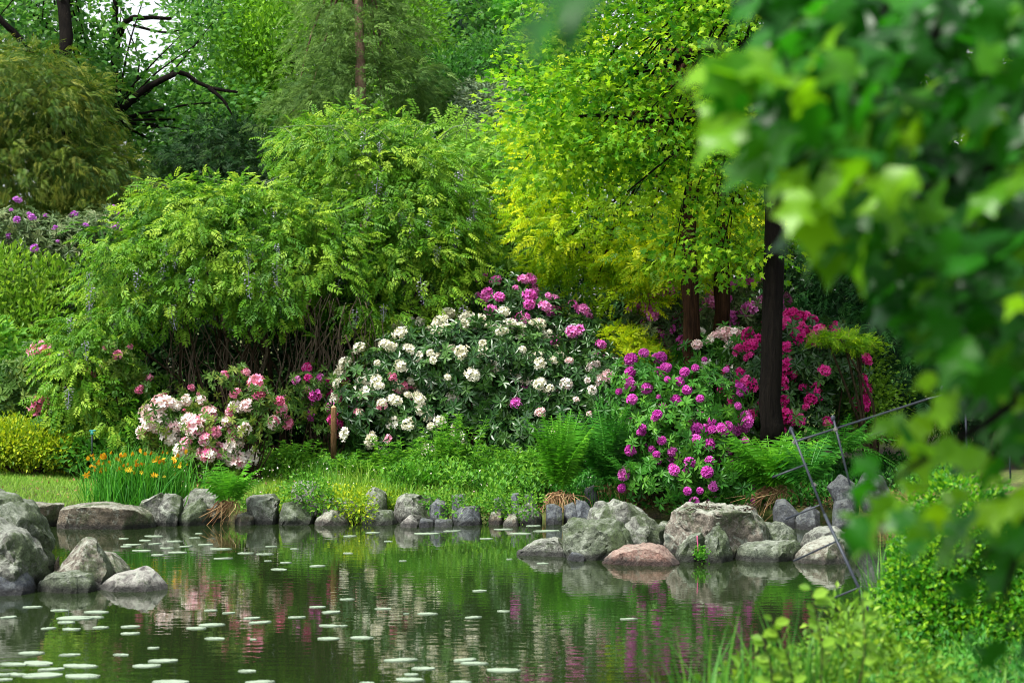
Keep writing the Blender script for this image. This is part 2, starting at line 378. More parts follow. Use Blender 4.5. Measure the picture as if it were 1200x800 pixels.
def T_whorl(n=8, ll=1., w_=.16, droop=-.25, seed=0, leaf=None):
    r = random.Random(seed); L = leaf or T_oval(w_); P = []
    for i in range(n):
        a = 2 * math.pi * i / n + r.uniform(-.3, .3); e = r.uniform(-.3, .35) + droop * .3
        P.append(place(L, (math.cos(a) * .05, 0.0, math.sin(a) * .05), (math.cos(a), e + .25, math.sin(a)), (0, 1, 0), ll * r.uniform(.75, 1.1), r.uniform(-.12, .12)))
    return merge(P)
def T_spray(seed=0, n=7, droop=-.35, w_=.10, sub=True):
    """flat conifer spray: side shoots along an axis"""
    r = random.Random(seed); L = T_leaf(w_, .02, -.08); P = []
    for i in range(n):
        t = (i + .6) / n; z = droop * t * t
        l = .5 * (1 - t * .75) * r.uniform(.8, 1.15)
        for sgn in (-1, 1):
            d = (sgn * .9, .75, -.25 * r.random())
            P.append(place(L, (0, t * .85, z), d, (0, 0, 1), l, r.uniform(-.1, .1)))
            if sub and l > .25:
                dn = norm(np.array(d)); P.append(place(L, np.array((0, t * .85, z)) + dn * l * .45, (sgn * .35, 1, -.15), (0, 0, 1), l * .55, .06))
    P.append(place(L, (0, .75, droop * .6), (0, 1, droop), (0, 0, 1), .35, .1))
    return merge(P)
def T_frond(pairs=20, width=.30, arch=-.55, seed=0, pinnule=True):
    r = random.Random(seed); P = []; Lf = T_leaf(.13, 0, -.05, .3)
    for i in range(pairs):
        t = .10 + .88 * i / (pairs - 1); z = arch * t ** 2.2; y = t * (1 - .12 * t)
        l = width * math.sin(math.pi * (.16 + .82 * t) ** .8) ** .8 * 1.0
        l = max(l, .03)
        for sgn in (-1, 1):
            d = norm(np.array((sgn, .32, -.22 + r.uniform(-.06, .06))))
            o = np.array((0, y, z))
            if pinnule:
                P.append(place(Lf, o, d, (0, .25, 1), l, r.uniform(-.05, .05)))
                for k in (.22, .42, .62):
                    for s2 in (-1, 1):
                        P.append(place(T_leaf(.3, 0, 0, .4), o + d * l * k, d * .5 + np.array((0, s2 * 1., 0)), (0, 0, 1), l * .2, r.uniform(-.05, .08)))
            else:
                dd = d + np.array((0, r.uniform(-.15, .15), r.uniform(-.35, .2))); P.append(place(T_leaf(.105, 0, -.22, .3), o, dd, (0, .25, 1), l * r.uniform(.85, 1.1), r.uniform(-.2, .25)))
    for i in range(6):
        t0, t1 = i / 6, (i + 1) / 6
        f = lambda t: np.array((0, t * (1 - .12 * t), arch * t ** 2.2))
        a, b = f(t0), f(t1); wd = .012 * (1 - t0 * .7)
        P.append(T_([a + (-wd, 0, .004), a + (wd, 0, .004), b + (wd, 0, .004), b + (-wd, 0, .004)], [(0, 1, 2), (0, 2, 3)], [.1] * 4))
    return merge(P)
def T_blade(wd=.03, bend=.35, seg=4):
    v, t = [], []
    for i in range(seg + 1):
        u = i / seg; ww = wd * (1 - u) ** .6 if u < 1 else 0
        p = (u * (1 - .25 * bend * u), -bend * u ** 2.5)
        v += [(-ww, p[0], p[1]), (ww, p[0], p[1] + ww * .3)]
    for i in range(seg): a = 2 * i; t += [(a, a + 1, a + 3), (a, a + 3, a + 2)]
    return T_(v, t)
def T_blade3(wd=.04, bend=.25):
    return T_([(-wd, 0, 0), (wd, 0, 0), (wd * .6, .55, -bend * .3), (-wd * .6, .55, -bend * .3), (0, 1, -bend)], [(0, 1, 2), (0, 2, 3), (3, 2, 4)])

PIN = [T_pinnate(5, .38, -.6, s, .24) for s in range(4)]
PIN_FINE = [T_pinnate(7, .26, -.4, s, .22) for s in range(3)]
LEAF = [T_leaf(.26), T_leaf(.30, .12, -.05), T_leaf(.22, .02, -.2)]
OAK = [T_lobed(s, 3, .6) for s in range(3)]
MAPLE = [T_lobed(s, 5, .58) for s in range(4)]
WH = [T_whorl(7, 1., .17, -.35, s) for s in range(4)]
WH_L = [T_whorl(7, 1., .17, -.6, s) for s in range(3)]
SPR = [T_spray(s) for s in range(4)]
SPR_LONG = [T_spray(s + 9, 8, -.6, .08) for s in range(3)]
TUFT = [T_whorl(9, 1., .07, -.1, s, T_leaf(.05, 0, 0)) for s in range(3)]

def in_poly(px, py, poly):
    poly = np.asarray(poly, float); x0, y0 = poly[:, 0], poly[:, 1]; x1, y1 = np.roll(x0, -1), np.roll(y0, -1)
    px = np.asarray(px)[:, None]; py = np.asarray(py)[:, None]
    c = ((y0 > py) != (y1 > py)) & (px < (x1 - x0) * (py - y0) / (y1 - y0 + 1e-12) + x0)
    return c.sum(1) % 2 == 1
def to_px(P): return 600 + P[:, 0] / P[:, 1] * F, 400 - (P[:, 2] - H) / P[:, 1] * F

def lobe_px(L):
    px, py, Y, rx, rz, ry = L; return W(px, py, Y), np.array([rx / F * Y, ry, rz / F * Y])
def crown(mb, lobes, tmpls, size, cover=2.2, per=10, cr=.16, flat=.6, out=.6, up=.6, droop=0., back=.25, bottom=.5, inner=.28, reject=None,
          seed=0, tint=(.5, .22, .16), radial=.6, floor=True, top_rows=-230, rim=.07):
    rng = np.random.default_rng(seed)
    cs = [lobe_px(l) for l in lobes]
    ars = []
    for c, r in cs:
        a, b, d = r ** 1.6; ars.append(4 * math.pi * ((a * b + a * d + b * d) / 3) ** (1 / 1.6))
    ars = np.array(ars); area = np.mean([tri_area(t) for t in tmpls]) * np.mean(size) ** 2
    N = int(cover * ars.sum() / area); nc = max(3, N // per)
    li = rng.choice(len(cs), nc, p=ars / ars.sum())
    C = np.array([c for c, _ in cs])[li]; R = np.array([r for _, r in cs])[li]
    d = norm(rng.normal(size=(nc, 3)))
    keep = rng.random(nc) < np.where(d[:, 1] > .35, back, 1) * np.where(d[:, 2] < -.55, bottom, 1)
    C, R, d = C[keep], R[keep], d[keep]
    ph = rng.uniform(0, 6, 3)
    wob = 1 + rim * (np.sin(d[:, 0] * 7 + ph[0]) + np.sin(d[:, 2] * 8 + ph[1]) + .7 * np.sin((d[:, 0] + d[:, 2]) * 15 + ph[2]))
    rad = wob * (1 - inner * rng.random(len(d)) ** 1.6) + (rng.random(len(d)) < .05) * .08
    P = C + R * d * rad[:, None]; out_n = norm(d / R)
    ok = np.ones(len(P), bool)
    for c, r in cs: ok &= ~(np.linalg.norm((P - c) / r, axis=1) < .66)
    x, y = to_px(P); mg = np.maximum(150, F / np.maximum(P[:, 1], 1) * 1.0)
    ok &= (x > -mg) & (x < 1200 + mg) & (y > top_rows)
    if floor: ok &= P[:, 2] > ground_h(P[:, 0], P[:, 1]) + .03
    if reject is not None: ok &= ~reject(P, x, y, rng)
    P, out_n = P[ok], out_n[ok]; n = len(P)
    ct = tint[0] + tint[1] * rng.normal(size=n)
    g = rng.normal(size=(n, per, 3)) * cr * np.array([1, 1, flat]); g = np.clip(g, -2 * cr, 2 * cr)
    pos = (P[:, None] + g).reshape(-1, 3)
    dd = (radial * g / cr + out * out_n[:, None] + .45 * rng.normal(size=g.shape) + np.array([0, 0, -droop])).reshape(-1, 3)
    nn = (.6 * out_n[:, None] + np.array([0, -.15, up]) + .4 * rng.normal(size=g.shape)).reshape(-1, 3)
    tt = (ct[:, None] + tint[2] * rng.normal(size=(n, per))).reshape(-1)
    sz = rng.uniform(size[0], size[1], len(pos)); which = rng.integers(0, len(tmpls), len(pos))
    for k, T in enumerate(tmpls):
        s = which == k; mb.inst(T, pos[s], dd[s], nn[s], sz[s], tt[s])
    return P, out_n, cs

def limb(mb, pts, r0, r1, sides=7, wob=.02, seed=0, n=14):
    rng = np.random.default_rng(seed); c = curve(pts, n)
    fl = [r0 * 1.22, r0 * 1.02, r0] + list(np.linspace(r0, r1, 5))[1:] if sides == 9 and r0 > .09 else [r0, r1]
    c[1:-1] += rng.normal(size=c[1:-1].shape) * wob * min(1, r0 * 6) * .6
    mb.tube(c, fl, sides, .5, .06, rng)
def twigs(mb, base, cs, rng, n=3, r=.03, up=.0):
    """stems from the base towards each lobe"""
    for c, rr in cs:
        for k in range(n):
            tgt = c + rr * norm(rng.normal(size=3)) * .75
            mid = (np.array(base) + tgt) / 2 + rng.normal(size=3) * .12 * np.linalg.norm(tgt - base) * .4
            b = np.array(base) + rng.normal(size=3) * np.array([.08, .08, 0])
            mb.tube(curve([b, mid, tgt], 8), [r, r * .3], 5)

def plant(name, label, cat, lobes, tmpls, mat, size, base=None, stem='stem', stem_r=.03, stem_n=3, trunk=None, group=None, leafname='foliage', seed=0, stems=True, **kw):
    c0, r0 = lobe_px(lobes[0])
    if base is None:
        bx = np.mean([lobe_px(l)[0][0] for l in lobes]); by = np.mean([l[2] for l in lobes]); base = (bx, by)
    bz = float(ground_h(base[0], base[1])); root = thing(name, label, cat, (base[0], base[1], bz), group)
    mb = MB(); P, on, cs = crown(mb, lobes, tmpls, size, seed=seed, **kw)
    mb.build(leafname, M[mat], root)
    rng = np.random.default_rng(seed + 77)
    if stems:
        mb = MB()
        if trunk:
            for pts, a, b in trunk: limb(mb, [W(*p) if len(p) == 3 and p[2] > 5 else p for p in pts], a, b, 9, .02, seed)
            mb.build('trunk', M[stem], root, True)
            mb = MB(); top = W(*trunk[0][0][-1])
            twigs(mb, top, cs, rng, stem_n, stem_r); mb.build('branch', M[stem], root, True)
        else:
            twigs(mb, (base[0], base[1], bz - .05), cs, rng, stem_n, stem_r); mb.build('stem', M[stem], root, True)
    return root, P, on, cs

# ------------------------------------------------------------------ flowers
def flower_mesh(name, mat, kind, seed=0):
    rng = np.random.default_rng(seed); mb = MB(); mb.local = True
    if kind in ('truss', 'azalea', 'loose'):
        n = 18 if kind == 'truss' else 13
        dirs = []; k = 0
        for i in range(n * 2):
            z = 1 - 2 * (i + .5) / (n * 2); a = i * 2.39996; d = np.array([math.sqrt(1 - z * z) * math.cos(a), math.sqrt(1 - z * z) * math.sin(a), z])
            if z > -.55 - rng.random() * .2: dirs.append(d + rng.normal(size=3) * .12)
        pet = T_([(0, 0, 0), (.30, .55, .12), (.18, .98, .0), (-.18, .98, .0), (-.30, .55, .12)], [(0, 1, 2), (0, 2, 3), (0, 3, 4)])
        for d in dirs:
            d = norm(d); o = d * (.5 + .1 * rng.random() if kind == 'truss' else .3 + .5 * rng.random()) * (1 if kind != 'loose' else np.array([1.15, 1.15, .8]))
            s = norm(np.cross(d, (.3, .2, 1))); t = np.cross(d, s); a0 = rng.random() * 6; tn = .5 + rng.normal() * .2
            for q in range(5):
                a = a0 + q * 2 * math.pi / 5; v = s * math.cos(a) + t * math.sin(a)
                P = place(pet, o, v + d * .6, d, .5); mb.add(P[0], tris=P[1], tint=np.clip(tn + np.array([-.35, 0, .2, .2, 0]) + rng.normal() * .06, 0, 1))
    elif kind == 'raceme':
        for i in range(34):
            t = i / 34; a = i * 2.4; r = .13 * (1 - t * .75)
            o = np.array([math.cos(a) * r, math.sin(a) * r, -t]); d = np.array([math.cos(a), math.sin(a), -.3])
            P = place(T_leaf(.5, .15, -.1), o, d, (0, 0, 1), .13 * (1 - t * .5)); mb.add(P[0], tris=P[1], tint=np.clip(.6 - t * .5 + rng.normal() * .2, 0, 1))
        mb.tube([(0, 0, 0.1), (0, 0, -.95)], .012, 4, .2)
    elif kind == 'lily':
        pet = T_([(0, 0, 0), (.2, .5, .15), (0, 1, -.1), (-.2, .5, .15)], [(0, 1, 2), (0, 2, 3)])
        for q in range(6):
            a = q * math.pi / 3; P = place(pet, (0, 0, 0), (math.cos(a), -.35, math.sin(a)), (0, -1, 0), .9)
            mb.add(P[0], tris=P[1], tint=np.clip(.7 + rng.normal() * .1, 0, 1))
    elif kind == 'bud':
        P = place(T_oval(.25, .2, 0), (0, 0, 0), (0, 0, 1), (0, -1, 0), 1.); mb.add(P[0], tris=P[1], tint=.25)
        P = place(T_oval(.25, .2, 0), (0, 0, 0), (0, 0, 1), (1, .2, 0), 1.); mb.add(P[0], tris=P[1], tint=.3)
    o = mb.build(name, M[mat]); me = o.data; bpy.data.objects.remove(o); return me
FM = {}
def fmesh(mat, kind):
    k = (mat, kind)
    if k not in FM: FM[k] = [flower_mesh(kind, mat, kind, s) for s in range(6)]
    return FM[k]
def put_flowers(root, spots, mat, kind, size, seed=0, name='flower_head', tilt=True, dirs=None):
    rng = np.random.default_rng(seed); L = np.array(parent_world(root)); ms = fmesh(mat, kind)
    for i, p in enumerate(spots[:100]):
        o = link(name, ms[int(rng.integers(6))], root, np.array(p) - L)
        s = rng.uniform(size[0] * .8, size[1] * 1.05); o.scale = (s, s, s * (1 if kind == 'raceme' else .9))
        if kind == 'raceme': o.rotation_euler = (rng.normal() * .15, rng.normal() * .15, rng.random() * 6); o.scale = (s * 1.1, s * 1.1, s)
        elif kind == 'lily': o.rotation_euler = (rng.normal() * .5 - .3, rng.normal() * .4, rng.normal() * .6)
        else:
            d = Vector((rng.normal() * .35, -.7 + rng.normal() * .3, .9)) if dirs is None else Vector(dirs[i]) + Vector((0, 0, .5))
            o.rotation_euler = d.to_track_quat('Z', 'Y').to_euler()
def pick(P, on, n, mind, seed=0, cond=None, front=True, push=.05, patchy=.0):
    rng = np.random.default_rng(seed); idx = rng.permutation(len(P)); res, rd = [], []
    for i in idx:
        if front and on[i][1] > .15: continue
        if on[i][2] < -.6: continue
        if cond is not None and not cond(P[i]): continue
        if noise.noise(Vector(P[i] * 1.9)) < -.05 and rng.random() < patchy: continue
        if any(np.sum((P[i] - q) ** 2) < mind * mind * rng.uniform(.4, 1.3) for q in res): continue
        res.append(P[i] + on[i] * push); rd.append(on[i])
        if len(res) >= n: break
    return res, rd
def pxcond(poly):
    return lambda p: bool(in_poly([600 + p[0] / p[1] * F], [400 - (p[2] - H) / p[1] * F], poly)[0])

# ------------------------------------------------------------------ rocks
def rock(label, poly, Y, depth, mat='r_grey', rough=.05, seed=0, name='rock', ridge=None, group=None, cell=.07, shrink=.72, sink=.25, flat_top=False, cat='rock'):
    rng = random.Random(seed); poly = np.array(poly, float); c = poly.mean(0)
    pts = [W(p[0], p[1], Y) for p in poly]
    zmin = min(p[2] for p in pts); zmax = max(p[2] for p in pts)
    hh = zmax - zmin
    for k, s in ((-1, shrink), (1, shrink)):
        for p in poly:
            q = c + (p - c) * (s + rng.uniform(-.08, .08)); v = W(q[0], q[1], Y); v[1] += k * depth * .5 * rng.uniform(.8, 1.1)
            if flat_top and p[1] < c[1]: v[2] = W(p[0], p[1], Y)[2] - .012 - .02 * rng.random()
            elif k < 0: v[2] -= .08 * hh
            pts.append(v)
    if ridge:
        for (px, py, dy) in ridge: v = W(px, py, Y + dy); pts.append(v)
    low = [p for p in pts if p[2] < zmin + .35 * hh]
    zb = zmin - .12 if zmin > .1 else min(zmin, 0) - sink
    for p in low: pts.append(np.array([p[0], p[1], zb * rng.uniform(.8, 1)]))
    o0 = np.array([np.mean([p[0] for p in pts]), Y, max(0., zmin)])
    bm = bmesh.new(); vs = [bm.verts.new(p - o0) for p in pts]
    r = bmesh.ops.convex_hull(bm, input=vs)
    dead = [g for g in set(r['geom_interior'] + r['geom_unused']) if isinstance(g, bmesh.types.BMVert) and g.is_valid]
    bmesh.ops.delete(bm, geom=dead, context='VERTS')
    ctr = sum((v.co for v in bm.verts), Vector()) / len(bm.verts)
    for k in range(7):
        nrm = Vector((rng.uniform(-1, 1), -rng.uniform(.35, 1.), rng.uniform(-.3, .12) if flat_top else rng.uniform(-.2, .8))).normalized()
        sup = max((v.co - ctr).dot(nrm) for v in bm.verts)
        bmesh.ops.bisect_plane(bm, geom=bm.verts[:] + bm.edges[:] + bm.faces[:], plane_co=ctr + nrm * sup * rng.uniform(.74, .9), plane_no=nrm, clear_outer=True)
        keep = [v.co.copy() for v in bm.verts]; bm.clear(); vs = [bm.verts.new(p) for p in keep]
        r = bmesh.ops.convex_hull(bm, input=vs)
        dead = [g for g in set(r['geom_interior'] + r['geom_unused']) if isinstance(g, bmesh.types.BMVert) and g.is_valid]
        bmesh.ops.delete(bm, geom=dead, context='VERTS')
    bmesh.ops.triangulate(bm, faces=bm.faces)
    cell = .034 if Y > 20 else .036
    for it in range(9):
        es = [e for e in bm.edges if e.calc_length() > cell * 1.5]
        if not es: break
        bmesh.ops.subdivide_edges(bm, edges=es, cuts=1); bmesh.ops.triangulate(bm, faces=[f for f in bm.faces if len(f.verts) > 3])
    for it in range(1): bmesh.ops.smooth_vert(bm, verts=bm.verts, factor=.35, use_axis_x=True, use_axis_y=True, use_axis_z=True)
    bm.normal_update(); sd = Vector((seed * 3.7, seed * 1.3, 0))
    sz = max(.25, min(1., hh * 1.5))
    for v in bm.verts:
        q = (v.co + sd) / sz
        a = noise.fractal(q * 2.4, .9, 2.1, 6) ; b = abs(noise.noise(q * 3.0 + Vector((5, 5, 5))))
        cr = noise.noise(q * 9)
        v.co += v.normal * sz * rough * (a * 1.5 - max(0, .12 - b) * 7 + cr * .5)
    me = bpy.data.meshes.new(name); bm.to_mesh(me); bm.free()
    me.polygons.foreach_set('use_smooth', np.full(len(me.polygons), True)); 
    try: me.set_sharp_from_angle(angle=math.radians(38))
    except Exception: pass
    me.materials.append(M[mat]); o = link(name, me, None, o0); return tag(o, label, cat, group)

GB = 'boulders standing in the pond by the left edge'; GR = 'boulders standing in the pond before the magenta bush'; GE = 'edging stones of the far bank'
rock('largest mossy grey boulder at the left edge, behind the dark undercut one', [(-75, 600), (-40, 572), (0, 572), (19, 584), (32, 589), (54, 606), (67, 628), (62, 648), (58, 668), (48, 690), (-75, 690)], 16.7, 1.0, 'r_moss', .05, 1, group=GB, cell=.06)
rock('pale grey boulder with a dark undercut face, before the mossy one at the left', [(-70, 590), (0, 606), (32, 621), (50, 641), (54, 662), (44, 678), (20, 672), (-70, 680)], 16.2, .8, 'r_grey', .05, 2, group=GB, ridge=[(10, 640, -.55), (-30, 630, -.5)], shrink=.6, sink=.1, cell=.06)
rock('small rounded blue-grey rock in the water under the undercut boulder', [(-35, 672), (0, 667), (28, 666), (38, 678), (42, 692), (-35, 692)], 15.9, .5, 'r_slate', .03, 3, group=GB)
rock('low flat mossy rock between the rounded rock and the pointed pinkish one', [(44, 683), (56, 672), (84, 668), (108, 673), (113, 684), (106, 692), (48, 692)], 16.0, .45, 'r_moss', .05, 4, group=GB)
rock('pointed rock with pink and pale green faces beside the flat mossy rock', [(64, 668), (80, 650), (94, 627), (114, 632), (124, 652), (132, 674), (118, 686), (70, 686)], 16.5, .5, 'r_pink', .04, 5, ridge=[(112, 660, -.35)], group=GB)
rock('smaller pink sloping rock leaning behind the pointed pinkish rock', [(116, 644), (130, 647), (141, 657), (152, 669), (140, 682), (118, 682)], 16.8, .4, 'r_pink', .03, 6, group=GB)
rock('smooth light grey wedge rock, rightmost of the left group', [(113, 687), (135, 672), (172, 662), (186, 671), (198, 685), (170, 689), (118, 690)], 16.1, .4, 'r_pale', .02, 7, group=GB, ridge=[(172, 668, -.12)])
rock('thin broken wood-brown splinter rock behind the flat mossy rock', [(64, 666), (66, 647), (69, 647), (70, 666)], 16.7, .06, 'r_brown', .02, 8, group=GB)
rock('long flat brown slab lying along the lawn edge', [(67, 612), (72, 594), (92, 590), (122, 589), (166, 594), (178, 602), (183, 618), (67, 618)], 21.5, .7, 'r_brown', .025, 10, flat_top=True, group=GE, shrink=.85)
rock('dark mossy slab with an overhang, left of the long brown slab', [(22, 600), (30, 588), (76, 590), (70, 602), (58, 616), (24, 618)], 21.7, .6, 'r_brown', .03, 11, flat_top=True, group=GE)
E = [
 ('angular pale grey stone next to the long brown slab', [(163, 600), (166, 588), (190, 576), (196, 590), (188, 614), (168, 608)], 21.8, 'r_grey'),
 ('grey stone with a shadowed face under the yellow lilies', [(186, 590), (194, 578), (211, 581), (214, 598), (207, 615), (186, 615)], 21.75, 'r_grey'),
 ('flat-topped grey stone behind the rounded one, left of the small fern', [(212, 585), (225, 573), (250, 573), (262, 584), (262, 606), (214, 606)], 22.2, 'r_grey'),
 ('rounded grey-green stone at the waterline left of the small fern', [(210, 604), (220, 592), (235, 583), (245, 594), (246, 614), (210, 614)], 21.8, 'r_moss'),
 ('low dark stone at the waterline under the small fern', [(276, 604), (285, 600), (300, 604), (298, 615), (277, 615)], 21.9, 'r_brown'),
 ('pale flat-topped stone right of the small fern', [(288, 584), (296, 580), (321, 579), (328, 585), (325, 598), (314, 605), (296, 600)], 22.0, 'r_grey'),
 ('speckled mossy stone at the waterline under the ivy', [(327, 604), (332, 588), (358, 587), (368, 600), (364, 612), (328, 613)], 21.9, 'r_moss'),
 ('rounded red-brown stone at the waterline', [(369, 609), (380, 600), (391, 596), (403, 600), (410, 612), (371, 615)], 21.8, 'r_pink'),
 ('upright grey block covered by ivy behind the speckled stone', [(340, 590), (341, 567), (352, 560), (372, 565), (386, 590)], 22.4, 'r_grey'),
 ('long grey stone under the yellow creeper, behind the red-brown one', [(378, 604), (380, 586), (405, 582), (421, 594), (414, 606)], 22.2, 'r_grey'),
 ('pointed pale grey stone standing on the bank below the yellow creeper', [(428, 580), (438, 571), (453, 577), (454, 590), (442, 597), (430, 594)], 22.3, 'r_grey'),
 ('low lichened stone with rounded top at the waterline below the pointed one', [(422, 606), (436, 596), (460, 598), (466, 613), (423, 614)], 21.9, 'r_moss'),
 ('broad upright grey stone, widest of the edging middle', [(460, 602), (466, 583), (474, 577), (506, 580), (510, 594), (506, 612), (464, 611)], 22.2, 'r_grey'),
 ('house-shaped blue-grey stone right of the broad upright stone', [(504, 611), (504, 592), (512, 583), (523, 587), (527, 611)], 22.0, 'r_slate'),
 ('small square blue slate block above the rectangular block', [(529, 600), (529, 579), (546, 578), (548, 596)], 22.5, 'r_slate'),
 ('rectangular blue-grey block at the waterline', [(530, 603), (540, 594), (563, 592), (565, 613), (531, 613)], 21.9, 'r_slate'),
 ('small pale triangular stone in the water before the broad upright stone', [(469, 613), (481, 603), (491, 613)], 21.6, 'r_pale'),
 ('thin flat slate at the waterline next to the pale triangular stone', [(491, 613), (493, 607), (508, 610), (509, 614)], 21.6, 'r_slate'),
 ('low dark slate at the waterline below the house-shaped stone', [(509, 614), (510, 608), (530, 609), (531, 614)], 21.6, 'r_slate'),
 ('tilted slate slab leaning behind the small golden stone', [(578, 584), (586, 581), (601, 600), (592, 608), (580, 600)], 22.3, 'r_slate'),
 ('small brown stone right of the rectangular block', [(572, 612), (575, 600), (587, 598), (590, 612)], 21.9, 'r_brown'),
 ('small golden-patched stone at the waterline left of the pale wedge slab', [(589, 613), (596, 603), (605, 604), (608, 613)], 21.7, 'r_brown'),
 ('narrow upright blue slate among leaves', [(599, 597), (599, 578), (608, 577), (610, 596)], 22.4, 'r_slate'),
 ('pale wedge-shaped slab left of the square dark slate', [(606, 611), (607, 596), (620, 588), (634, 603), (634, 611)], 22.0, 'r_grey'),
 ('square dark slate block by the dry fern stalks', [(640, 611), (640, 591), (650, 590), (659, 595), (659, 611)], 21.9, 'r_slate'),
 ('slate piece under the dry fern stalks', [(660, 611), (661, 592), (672, 588), (678, 598), (677, 611)], 22.1, 'r_slate'),
 ('pointed dark slate right of the dry fern stalks', [(676, 608), (674, 584), (686, 587), (694, 597), (692, 611)], 22.0, 'r_slate'),
 ('small blue slate above the pale wedge slab', [(613, 592), (614, 578), (625, 577), (630, 592)], 22.6, 'r_slate'),
 ('dark slate half hidden under the second fern', [(684, 590), (686, 572), (696, 568), (702, 588)], 22.8, 'r_dark'),
]
for k, (lb, po, Y, mt) in enumerate(E): rock(lb, po, Y, .45, mt, .035 if mt != 'r_slate' else .018, 20 + k, group=GE, shrink=.8, cell=.05)
R = [
 ('tall green-grey boulder with a sloping ridge, behind the round mossy one', [(690, 632), (692, 598), (703, 587), (717, 584), (734, 587), (758, 599), (772, 610), (781, 620), (781, 645), (700, 648)], 19.5, .8, 'r_grey', [(735, 612, -.4)]),
 ('round dark mossy boulder right of the flat pale rock', [(656, 616), (670, 609), (692, 612), (714, 607), (729, 613), (741, 624), (745, 638), (728, 650), (690, 655), (666, 648), (660, 633)], 18.5, .7, 'r_moss', []),
 ('flat pale grey-green rock, leftmost of the right group', [(605, 646), (627, 633), (655, 628), (664, 638), (672, 650), (635, 651)], 18.7, .5, 'r_grey', []),
 ('low reddish rock with a flat pitted top in the water', [(704, 658), (719, 645), (737, 639), (757, 637), (776, 639), (799, 658), (777, 662), (742, 662)], 18.0, .6, 'r_red', []),
 ('big flat-topped boulder with dark leaf litter on top, largest of the right group', [(780, 640), (781, 610), (786, 598), (808, 593), (850, 592), (884, 595), (895, 609), (901, 621), (898, 640), (860, 650), (788, 650)], 18.8, 1.0, 'r_pink', []),
 ('rounded green rock leaning on the flat-topped boulder, left of the rough one', [(790, 650), (795, 640), (808, 627), (824, 622), (828, 655), (794, 656)], 18.2, .35, 'r_moss', []),
 ('rough pitted upright rock with a small succulent at its left side', [(820, 660), (824, 636), (832, 616), (844, 606), (851, 621), (856, 640), (860, 660)], 18.2, .4, 'r_moss', []),
 ('low long lichen-green rock at the waterline right of the rough one', [(862, 655), (866, 640), (873, 635), (912, 634), (936, 633), (942, 641), (928, 656), (880, 657)], 18.3, .5, 'r_moss', []),
 ('round-shouldered green rock behind the low long lichened one', [(893, 632), (896, 611), (916, 609), (930, 621), (935, 634), (912, 640)], 18.9, .5, 'r_moss', []),
 ('grey rock half hidden behind the pinkish rock near the fence', [(936, 642), (944, 626), (957, 617), (977, 616), (1000, 626), (1006, 645)], 18.9, .6, 'r_grey', []),
 ('pinkish pale rock at the waterline below the fence, crossed by a bar', [(931, 657), (938, 644), (950, 634), (978, 628), (990, 634), (992, 660), (936, 662)], 18.1, .5, 'r_pink', []),
 ('small grey rock peeping between the ridge boulder and the flat-topped one', [(770, 618), (774, 611), (782, 611), (786, 620)], 19.6, .3, 'r_grey', []),
 ('little wet stone between the flat pale rock and the round mossy boulder', [(664, 652), (670, 646), (684, 650), (686, 655)], 18.2, .2, 'r_slate', []),
 ('little grey stone at the left tip of the reddish rock', [(708, 652), (712, 644), (720, 643), (724, 650)], 18.4, .2, 'r_grey', []),
 ('tilted dark slate behind the round-shouldered rock', [(905, 598), (910, 585), (920, 584), (936, 600), (938, 610), (910, 608)], 21.5, .4, 'r_dark', []),
 ('flat dark slate below the fern by the fence', [(932, 606), (950, 592), (962, 600), (958, 612)], 21.3, .4, 'r_dark', []),
 ('large dark slate on the bank right of the fence post', [(968, 570), (985, 555), (1002, 566), (1006, 584), (985, 588)], 21.4, .4, 'r_dark', []),
 ('dark slate block below the large one by the fence post', [(975, 604), (978, 587), (994, 584), (1002, 600)], 21.0, .4, 'r_dark', []),
 ('dark slate farthest right on the bank, half behind the blurred leaves', [(1002, 570), (1012, 552), (1040, 556), (1044, 580), (1012, 584)], 21.2, .4, 'r_dark', []),
]
for k, (lb, po, Y, dp, mt, rd) in enumerate(R): rock(lb, po, Y, dp, mt, .045 if mt != 'r_dark' else .015, 60 + k, group=GR, ridge=rd, cell=.06, flat_top=('flat' in lb and 'top' in lb))
# leaf litter lying on the flat-topped boulder
rng = np.random.default_rng(5); mb = MB(); n = 500
lx = rng.uniform(805, 885, n); P = np.array([W(x, 594, 18.8) for x in lx]); P[:, 1] += rng.uniform(-.3, .3, n); P[:, 2] += rng.uniform(-.01, .012, n)
mb.inst(LEAF[0], P, rng.normal(size=(n, 3)) * (1, 1, .2), np.tile([0., 0, 1], (n, 1)), rng.uniform(.02, .05, n), rng.random(n) * .4)
tag(mb.build('leaf_litter', M['soil']), kind='stuff')

